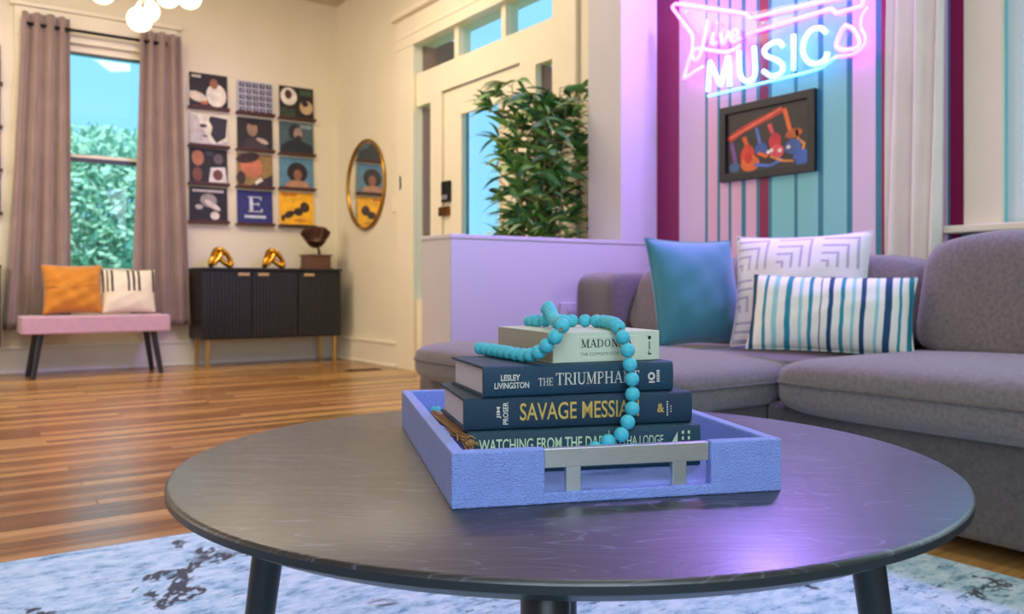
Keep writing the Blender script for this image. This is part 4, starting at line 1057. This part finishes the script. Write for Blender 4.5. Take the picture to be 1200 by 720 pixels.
# ================================================================== SOFA
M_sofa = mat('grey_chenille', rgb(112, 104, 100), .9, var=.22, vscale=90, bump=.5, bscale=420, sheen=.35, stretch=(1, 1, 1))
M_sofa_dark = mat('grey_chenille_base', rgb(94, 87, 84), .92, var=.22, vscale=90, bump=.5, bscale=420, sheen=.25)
sofa = thing('sofa', 'grey chenille corner sofa with loose back cushions along the striped wall', 'sofa', (2.0, 0, 0))
def sgnp(v, e): return math.copysign(abs(v)**e, v)
def puff(x0, x1, y0, y1, z0, z1, e1=.42, e2=.22, nu=72, nv=26, lean=0, crown=0, seed=0, wr=0.0):
    rnd = random.Random(seed); ph = [rnd.uniform(0, 6) for _ in range(5)]
    a, b, h = (x1-x0)/2, (y1-y0)/2, (z1-z0)/2; cx, cy, cz = (x0+x1)/2, (y0+y1)/2, (z0+z1)/2
    mb = MB()
    def fn(u, v):
        t = 2*PI*u; f = -PI/2+PI*v
        rr = sgnp(math.cos(f), e1)
        x = a*rr*sgnp(math.cos(t), e2); y = b*rr*sgnp(math.sin(t), e2); z = h*sgnp(math.sin(f), e1)
        if z > 0 and crown: z += crown*(1-(x/a)**2)*(1-(y/b)**2)
        w = wr*(math.sin(7*x/a+ph[0]+3*z/h)+math.sin(5*y/b*1.7+ph[1]-4*z/h)+math.sin(9*(x/a+y/b)+ph[2]))
        k = 1+w
        return (cx+x*k+lean*(z/h), cy+y*k, cz+z*k)
    mb.grid(fn, nu, nv, wrap=True)
    bmesh.ops.remove_doubles(mb.bm, verts=mb.bm.verts[:], dist=.0004)
    return mb
SX = 2.0
def spart(name, mb, m, label=None):
    for v in mb.bm.verts: v.co.x -= SX
    o = obj(name, mb, m, sofa, smooth=True)
    return o
bfx = 2.06
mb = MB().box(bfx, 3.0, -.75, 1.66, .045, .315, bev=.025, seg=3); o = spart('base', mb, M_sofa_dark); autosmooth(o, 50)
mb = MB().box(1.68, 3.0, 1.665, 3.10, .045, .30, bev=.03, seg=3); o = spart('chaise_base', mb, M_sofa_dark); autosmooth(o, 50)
mb = MB().box(2.84, 3.02, -.75, 3.08, .10, .66, bev=.05, seg=4); o = spart('back_frame', mb, M_sofa); autosmooth(o, 60)
mb = puff(2.50, 3.02, 2.83, 3.12, .20, .715, .25, .3, seed=1); spart('armrest', mb, M_sofa)
def seatc(x0, x1, y0, y1, z0, z1, **kw):
    mb = puff(x0, x1, y0, y1, z0, z1, **kw); o = spart('seat_cushion', mb, M_sofa)
    a, b = (x1-x0)/2*1.0, (y1-y0)/2*1.0; cx, cy, cz = (x0+x1)/2-SX, (y0+y1)/2, (z0+z1)/2
    e2 = kw.get('e2', .22)
    mb = MB().tube([(cx+(a+.001)*sgnp(math.cos(2*PI*k/160), e2), cy+(b+.001)*sgnp(math.sin(2*PI*k/160), e2), cz+.012) for k in range(160)], .0045, 6, closed=True)
    p = obj('piping', mb, M_sofa_dark, o, smooth=True)
    return o
seatc(1.975, 2.86, .02, 1.60, .28, .462, e1=.42, e2=.17, crown=.012)
seatc(1.975, 2.86, -.74, .015, .28, .462, e1=.42, e2=.2, crown=.012)
seatc(1.575, 2.27, 1.635, 3.04, .275, .440, e1=.45, e2=.26, crown=.012)
seatc(2.22, 2.86, 1.61, 2.84, .275, .425, e1=.35, e2=.2, crown=.006)
def backc(x0, x1, y0, y1, z0, z1, lean, seed, wr=.010, e1=.5, e2=.45):
    mb = puff(x0, x1, y0, y1, z0, z1, e1, e2, lean=lean, seed=seed, wr=wr); return spart('back_cushion', mb, M_sofa)
backc(2.58, 2.86, 1.50, 2.84, .425, .765, .05, 3, e1=.42, e2=.32)
backc(2.47, 2.84, .30, 1.46, .44, .815, .05, 4, e1=.3, e2=.30)
backc(2.40, 2.80, -.72, .28, .44, .815, .07, 5)
for lx, ly, fz in ((2.12, -.68, 0), (2.94, -.68, 0), (1.74, 3.02, 0), (2.94, 3.02, 0), (1.74, 1.72, .0095), (2.12, 1.55, 0)):
    mb = MB().lathe([(0, fz), (.022, fz), (.026, .046), (0, .046)], 12, (lx-SX, ly, 0)); obj('foot', mb, M_black, sofa)

# ================================================================== SOFA PILLOWS
def face_cam(pt, off=0):
    a = math.atan2(-pt.x, pt.y) ; return a+off     # local -Y looks towards the camera when off = 0
def pillow(label, px, py, d, wd, ht, th, zseat, tilt, yaw_off, material, seed, pinch=.07, wr=.0012, roll=0):
    p = Pd(px, py, d)
    t = thing('throw_pillow', label, 'pillow', (p.x, p.y, zseat), (math.radians(-tilt), math.radians(roll), face_cam(p, math.radians(yaw_off))), group='throw pillows on the sofa')
    mb = pillow_mesh(wd, ht, th, pinch, 34, seed, wr)
    for v in mb.bm.verts: v.co.z += ht/2*.985
    o = obj('pillow_cover', mb, material, t, smooth=True)
    pts = []
    n = 40
    def edge(a, b):
        return (a*(wd/2)*(1-pinch*(1-abs(b)**2.2)), 0, b*(ht/2)*(1-pinch*(1-abs(a)**2.2))+ht/2*.985)
    for k in range(n): pts.append(edge(-1+2*k/n, -1))
    for k in range(n): pts.append(edge(1, -1+2*k/n))
    for k in range(n): pts.append(edge(1-2*k/n, 1))
    for k in range(n): pts.append(edge(-1, 1-2*k/n))
    mb = MB().tube(pts, .003, 6, closed=True); obj('piping', mb, material, t, smooth=True)
    return t
M_teal_v = mat('teal_velvet', rgb(50, 130, 146), .6, var=.08, vscale=5, bump=.15, bscale=200, sheen=.6)
def stripe_pillow():
    m = bpy.data.materials.new('white_cotton_blue_stripes'); m.use_nodes = True; nt = m.node_tree; b = nt.nodes['Principled BSDF']; L = nt.links.new
    tc = nt.nodes.new('ShaderNodeTexCoord'); sp = nt.nodes.new('ShaderNodeSeparateXYZ')
    n = nt.nodes.new('ShaderNodeTexNoise'); n.inputs['Scale'].default_value = 9; L(tc.outputs['Object'], n.inputs[0])
    L(tc.outputs['Object'], sp.inputs[0])
    ad = nt.nodes.new('ShaderNodeMath'); ad.operation = 'MULTIPLY_ADD'; ad.inputs[1].default_value = .012; L(n.outputs[0], ad.inputs[0]); L(sp.outputs[0], ad.inputs[2])
    mr = nt.nodes.new('ShaderNodeMapRange'); mr.inputs[1].default_value = -.245; mr.inputs[2].default_value = .257; L(ad.outputs[0], mr.inputs[0])
    cr = nt.nodes.new('ShaderNodeValToRGB'); cr.color_ramp.interpolation = 'CONSTANT'; e = cr.color_ramp.elements
    W = rgb(236, 236, 226); T = rgb(36, 140, 160); N = rgb(24, 72, 112); A = rgb(150, 206, 208)
    st = [(0, W), (.03, N), (.055, W), (.11, T), (.13, W), (.17, A), (.20, W), (.25, T), (.285, W), (.33, A), (.35, W), (.385, T), (.41, W), (.45, rgb(90, 90, 120)), (.46, W), (.50, N), (.525, W), (.57, T), (.59, W), (.63, A), (.65, W), (.68, N), (.71, W), (.76, A), (.78, W), (.81, N), (.85, W), (.89, T), (.905, W), (.94, T), (.965, W)]
    e[0].position = 0; e[0].color = st[0][1]; e[1].position = st[1][0]; e[1].color = st[1][1]
    for p, q in st[2:]:
        el = e.new(p); el.color = q
    L(mr.outputs[0], cr.inputs[0]); L(cr.outputs[0], b.inputs['Base Color']); b.inputs['Roughness'].default_value = .85
    return m
def maze_pillow():
    m = bpy.data.materials.new('white_cotton_grey_steps'); m.use_nodes = True; nt = m.node_tree; b = nt.nodes['Principled BSDF']; L = nt.links.new
    def mth(op, a, b2=None):
        n = nt.nodes.new('ShaderNodeMath'); n.operation = op
        for i, q in enumerate((a, b2)):
            if q is None: continue
            if isinstance(q, (int, float)): n.inputs[i].default_value = q
            else: L(q, n.inputs[i])
        return n.outputs[0]
    tc = nt.nodes.new('ShaderNodeTexCoord'); sp = nt.nodes.new('ShaderNodeSeparateXYZ'); L(tc.outputs['Object'], sp.inputs[0])
    x = mth('ADD', sp.outputs[0], 5.03); z = mth('ADD', sp.outputs[2], 5.0)
    cell = .15
    u = mth('MODULO', x, cell); v = mth('MODULO', z, cell)
    ux = mth('ABSOLUTE', mth('SUBTRACT', u, cell/2)); 
    d = mth('MAXIMUM', u, v)
    f = mth('MODULO', d, .03)
    line = mth('LESS_THAN', f, .0085)
    gap = mth('GREATER_THAN', mth('MINIMUM', u, v), .012)
    k = mth('MULTIPLY', line, gap)
    mc = nt.nodes.new('ShaderNodeMixRGB'); L(k, mc.inputs[0]); mc.inputs[1].default_value = rgb(238, 232, 234); mc.inputs[2].default_value = rgb(186, 178, 200)
    L(mc.outputs[0], b.inputs['Base Color']); b.inputs['Roughness'].default_value = .85
    return m
pillow('teal velvet pillow at the left end of the sofa', 824, 342, 3.12, .40, .40, .16, .440, 12, 40, M_teal_v, 7)
pillow('white pillow with grey stepped line pattern behind the striped pillow', 934, 342, 2.93, .465, .405, .15, .446, 14, -14, maze_pillow(), 8, roll=-1)
pillow('white lumbar pillow with teal and blue stripes in front of the white pillow', 969, 372, 2.62, .485, .245, .13, .452, 18, -6, stripe_pillow(), 9, pinch=.05, roll=1.5)

# ================================================================== NEON SIGN
XS = XR-.055
def neon_mat(name, col, st):
    m = bpy.data.materials.new(name); m.use_nodes = True; nt = m.node_tree; b = nt.nodes['Principled BSDF']
    b.inputs['Base Color'].default_value = (.8, .8, .8, 1); b.inputs['Emission Color'].default_value = col; b.inputs['Emission Strength'].default_value = st
    return m
M_npink = neon_mat('pink_neon', (1.0, .085, .97, 1), 4.6)
M_ncyan = neon_mat('cyan_neon', (.05, .50, 1.0, 1), 2.4)
M_nwhite = neon_mat('ice_white_neon', (.24, .55, 1.0, 1), 2.4)
def sg(zx, zy): return onX(770+zx/4.615, zy/4.615, XS)
cen = sg(600, 240)
ns = thing('neon_sign', 'pink and blue neon guitar sign reading Live MUSIC on the striped wall', 'neon sign', cen)
def ntube(name, pts, rad, m, closed=False, smoothit=False, label=None):
    P3 = [sg(*p)-cen for p in pts]
    if smoothit:
        P3 = catmull(P3+([P3[0]] if closed else []), 8)
        if closed: P3 = P3[:-1]
    else:
        # round the corners a little
        Q = []
        n = len(P3)
        for i, p in enumerate(P3):
            if not closed and i in (0, n-1): Q.append(p); continue
            a, b = P3[i-1], P3[(i+1) % n]; la, lb = (a-p).length, (b-p).length
            k = .012
            p0 = p+(a-p)*min(.45, k/la); p2 = p+(b-p)*min(.45, k/lb)
            for t in (0, .33, .67, 1): Q.append(p0*(1-t)**2+p*2*t*(1-t)+p2*t*t)
        P3 = Q
    mb = MB().tube(P3, rad, 8, closed=closed); o = obj(name, mb, m, ns, smooth=True)
    if label: o['label'] = label
    return o
rt_ = .0082
ntube('guitar_outline_tube', [(250, 358), (143, 428), (192, 268), (192, 190), (80, 38), (98, 20), (478, 76), (503, 101), (940, -2), (1115, -44), (1113, 32), (965, 74), (945, 46), (485, 184)], rt_, M_npink, label='pink guitar outline tube')
ntube('outline_tube', [(1140, 40), (1108, 92), (1104, 150), (1126, 200), (1116, 250), (1062, 292), (972, 306)], rt_*.75, M_npink, smoothit=True)
ntube('underline_tube', [(972, 306), (930, 335), (890, 368), (800, 395), (275, 520)], rt_*.8, M_ncyan)
ntube('pick_tube', [(1020, 138), (1062, 160), (1094, 222), (1078, 258), (1020, 270), (980, 262), (972, 235), (996, 170)], rt_, M_npink, closed=True, smoothit=True)
ntube('letter_l', [(275, 108), (262, 180), (248, 245), (232, 300), (208, 325), (192, 305), (202, 272), (232, 262), (300, 274), (370, 281), (420, 266), (450, 243)], rt_*1.1, M_npink, smoothit=True)
ntube('letter_i', [(306, 178), (296, 228), (308, 240), (322, 228)], rt_*1.1, M_npink, smoothit=True)
ntube('i_dot', [(322, 118), (318, 134)], rt_*1.05, M_npink)
ntube('letter_v', [(345, 180), (350, 226), (362, 232), (388, 168)], rt_*1.1, M_npink, smoothit=True)
ntube('letter_e', [(398, 204), (434, 188), (432, 166), (410, 172), (398, 204), (412, 226), (452, 206)], rt_*1.1, M_npink, smoothit=True)
rw_ = .0112
ntube('letter_m', [(275, 495), (285, 328), (344, 466), (386, 298), (393, 466)], rw_, M_nwhite)
ntube('letter_u', [(444, 275), (448, 390), (472, 436), (505, 436), (530, 396), (525, 252)], rw_, M_nwhite, smoothit=True)
ntube('letter_s', [(680, 252), (660, 228), (622, 234), (582, 268), (592, 302), (640, 322), (678, 352), (672, 392), (622, 412), (574, 384)], rw_, M_nwhite, smoothit=True)
ntube('letter_i', [(738, 188), (738, 380)], rw_, M_nwhite)
ntube('letter_c', [(914, 176), (880, 152), (832, 166), (797, 220), (790, 280), (812, 330), (860, 346), (908, 322), (922, 282)], rw_, M_nwhite, smoothit=True)
def acrylic():
    m = bpy.data.materials.new('clear_acrylic'); m.use_nodes = True; nt = m.node_tree; nt.nodes.remove(nt.nodes['Principled BSDF']); out = nt.nodes['Material Output']
    t = nt.nodes.new('ShaderNodeBsdfTransparent'); g = nt.nodes.new('ShaderNodeBsdfGlossy'); g.inputs['Roughness'].default_value = .08
    mx = nt.nodes.new('ShaderNodeMixShader'); mx.inputs[0].default_value = .03; nt.links.new(t.outputs[0], mx.inputs[1]); nt.links.new(g.outputs[0], mx.inputs[2]); nt.links.new(mx.outputs[0], out.inputs[0]); return m
out_px = [(120, 455), (250, 540), (290, 545), (900, 395), (985, 330), (1090, 315), (1150, 250), (1130, 120), (1165, 40), (1150, -70), (500, 60), (90, -5), (50, 40), (165, 195), (168, 265)]
mb = MB(); P3 = [sg(*p)-cen+Vector((.018, 0, 0)) for p in out_px]
f = mb.bm.faces.new([mb.bm.verts.new(p) for p in P3]); r_ = bmesh.ops.extrude_face_region(mb.bm, geom=[f])
for v in r_['geom']:
    if isinstance(v, bmesh.types.BMVert): v.co.x += .005
obj('backing_plate', mb, acrylic(), ns)
for p in ((150, 60), (560, 120), (1010, 300), (300, 500)):
    q = sg(*p)-cen; mb = MB().tube([(q.x+.016, q.y, q.z), (XR-cen.x, q.y, q.z)], .006, 8); obj('standoff', mb, M_steel, ns)

# ================================================================== FRAMED GUITAR PRINT
XP = XR-.02
tl = onX(843.5, 127.5, XP); tr_ = onX(955, 102.5, XP); bl = onX(843.5, 214.5, XP)
pw_ = tl.y-tr_.y; ph_ = tl.z-bl.z
fp = thing('framed_print', 'black framed picture of glowing neon guitars below the neon sign', 'picture', (XR, tl.y, bl.z))
# local: y runs from 0 (left) to -pw_ (right)
fb = .036
mb = MB()
mb.box(-.024, 0, -pw_, 0, 0, fb, bev=.002).box(-.024, 0, -pw_, 0, ph_-fb, ph_, bev=.002).box(-.024, 0, -fb, 0, fb-.004, ph_-fb+.004, bev=.002).box(-.024, 0, -pw_, -pw_+fb, fb-.004, ph_-fb+.004, bev=.002)
obj('frame', mb, M_black, fp)
iw, ih = pw_-2*fb, ph_-2*fb
mb = MB().box(-.010, -.002, -pw_+fb-.003, -fb+.003, fb-.003, ph_-fb+.003); obj('print', mb, flat(52, 46, 46, .3), fp)
lay = [0]
cols = []; mbp = MB()
def shape(pts, col):
    lay[0] += 1
    if col not in cols: cols.append(col)
    mbp.poly([(-.0102-.00012*lay[0], -fb-p[0]*iw, fb+p[1]*ih) for p in pts], cols.index(col))
def line(pts, wd, col):
    for a, b in zip(pts, pts[1:]):
        a = Vector(a); b = Vector(b); t = (b-a).normalized(); n = Vector((-t.y, t.x))*wd/2
        lay[0] -= 1
        shape([a-n, b-n, b+n, a+n], col); 
    lay[0] += 1
RD = (226, 66, 50); OR = (240, 112, 52); BL = (80, 120, 196); PK = (232, 80, 96); AM = (236, 150, 70); PU = (130, 80, 150)
line([(.02, .57), (.2, .70), (.7, .92)], .1, (214, 60, 44)); line([(.04, .60), (.68, .93)], .022, (250, 130, 100))
line([(.06, .52), (.12, .12)], .05, PU); shape(ell(.1, .1, .07, .08), (70, 110, 150))
line([(.22, .58), (.27, .4)], .055, OR); shape(ell(.27, .25, .09, .2), RD); shape(ell(.3, .13, .12, .13), OR); shape(ell(.28, .22, .05, .09), (210, 50, 30))
line([(.38, .7), (.43, .4)], .04, BL); shape(ell(.44, .34, .08, .1), (60, 90, 160)); line([(.36, .1), (.55, .05), (.7, .13)], .05, BL)
line([(.54, .72), (.58, .56)], .05, PK); shape(ell(.61, .43, .075, .13), (206, 40, 60)); shape(ell(.63, .26, .09, .11), PK)
line([(.72, .92), (.79, .55)], .05, OR); shape(ell(.83, .5, .1, .07, rot=.3), (200, 96, 40)); line([(.86, .55), (.88, .4), (.95, .32), (.93, .22), (.86, .2)], .03, AM)
shape(ell(.82, .3, .1, .12), (60, 96, 160)); shape(ell(.92, .12, .1, .12), (56, 100, 180)); line([(.55, .2), (.7, .1), (.85, .07)], .035, AM); line([(.4, .28), (.52, .2)], .05, OR)
for q in ((.53, .27), (.57, .29), (.67, .27), (.77, .3)): shape(ell(q[0], q[1], .025, .032, 12), (250, 240, 214))
pi_ = obj('neon_guitar_artwork', mbp, [flat(*q, .3) for q in cols], fp, recalc=False)
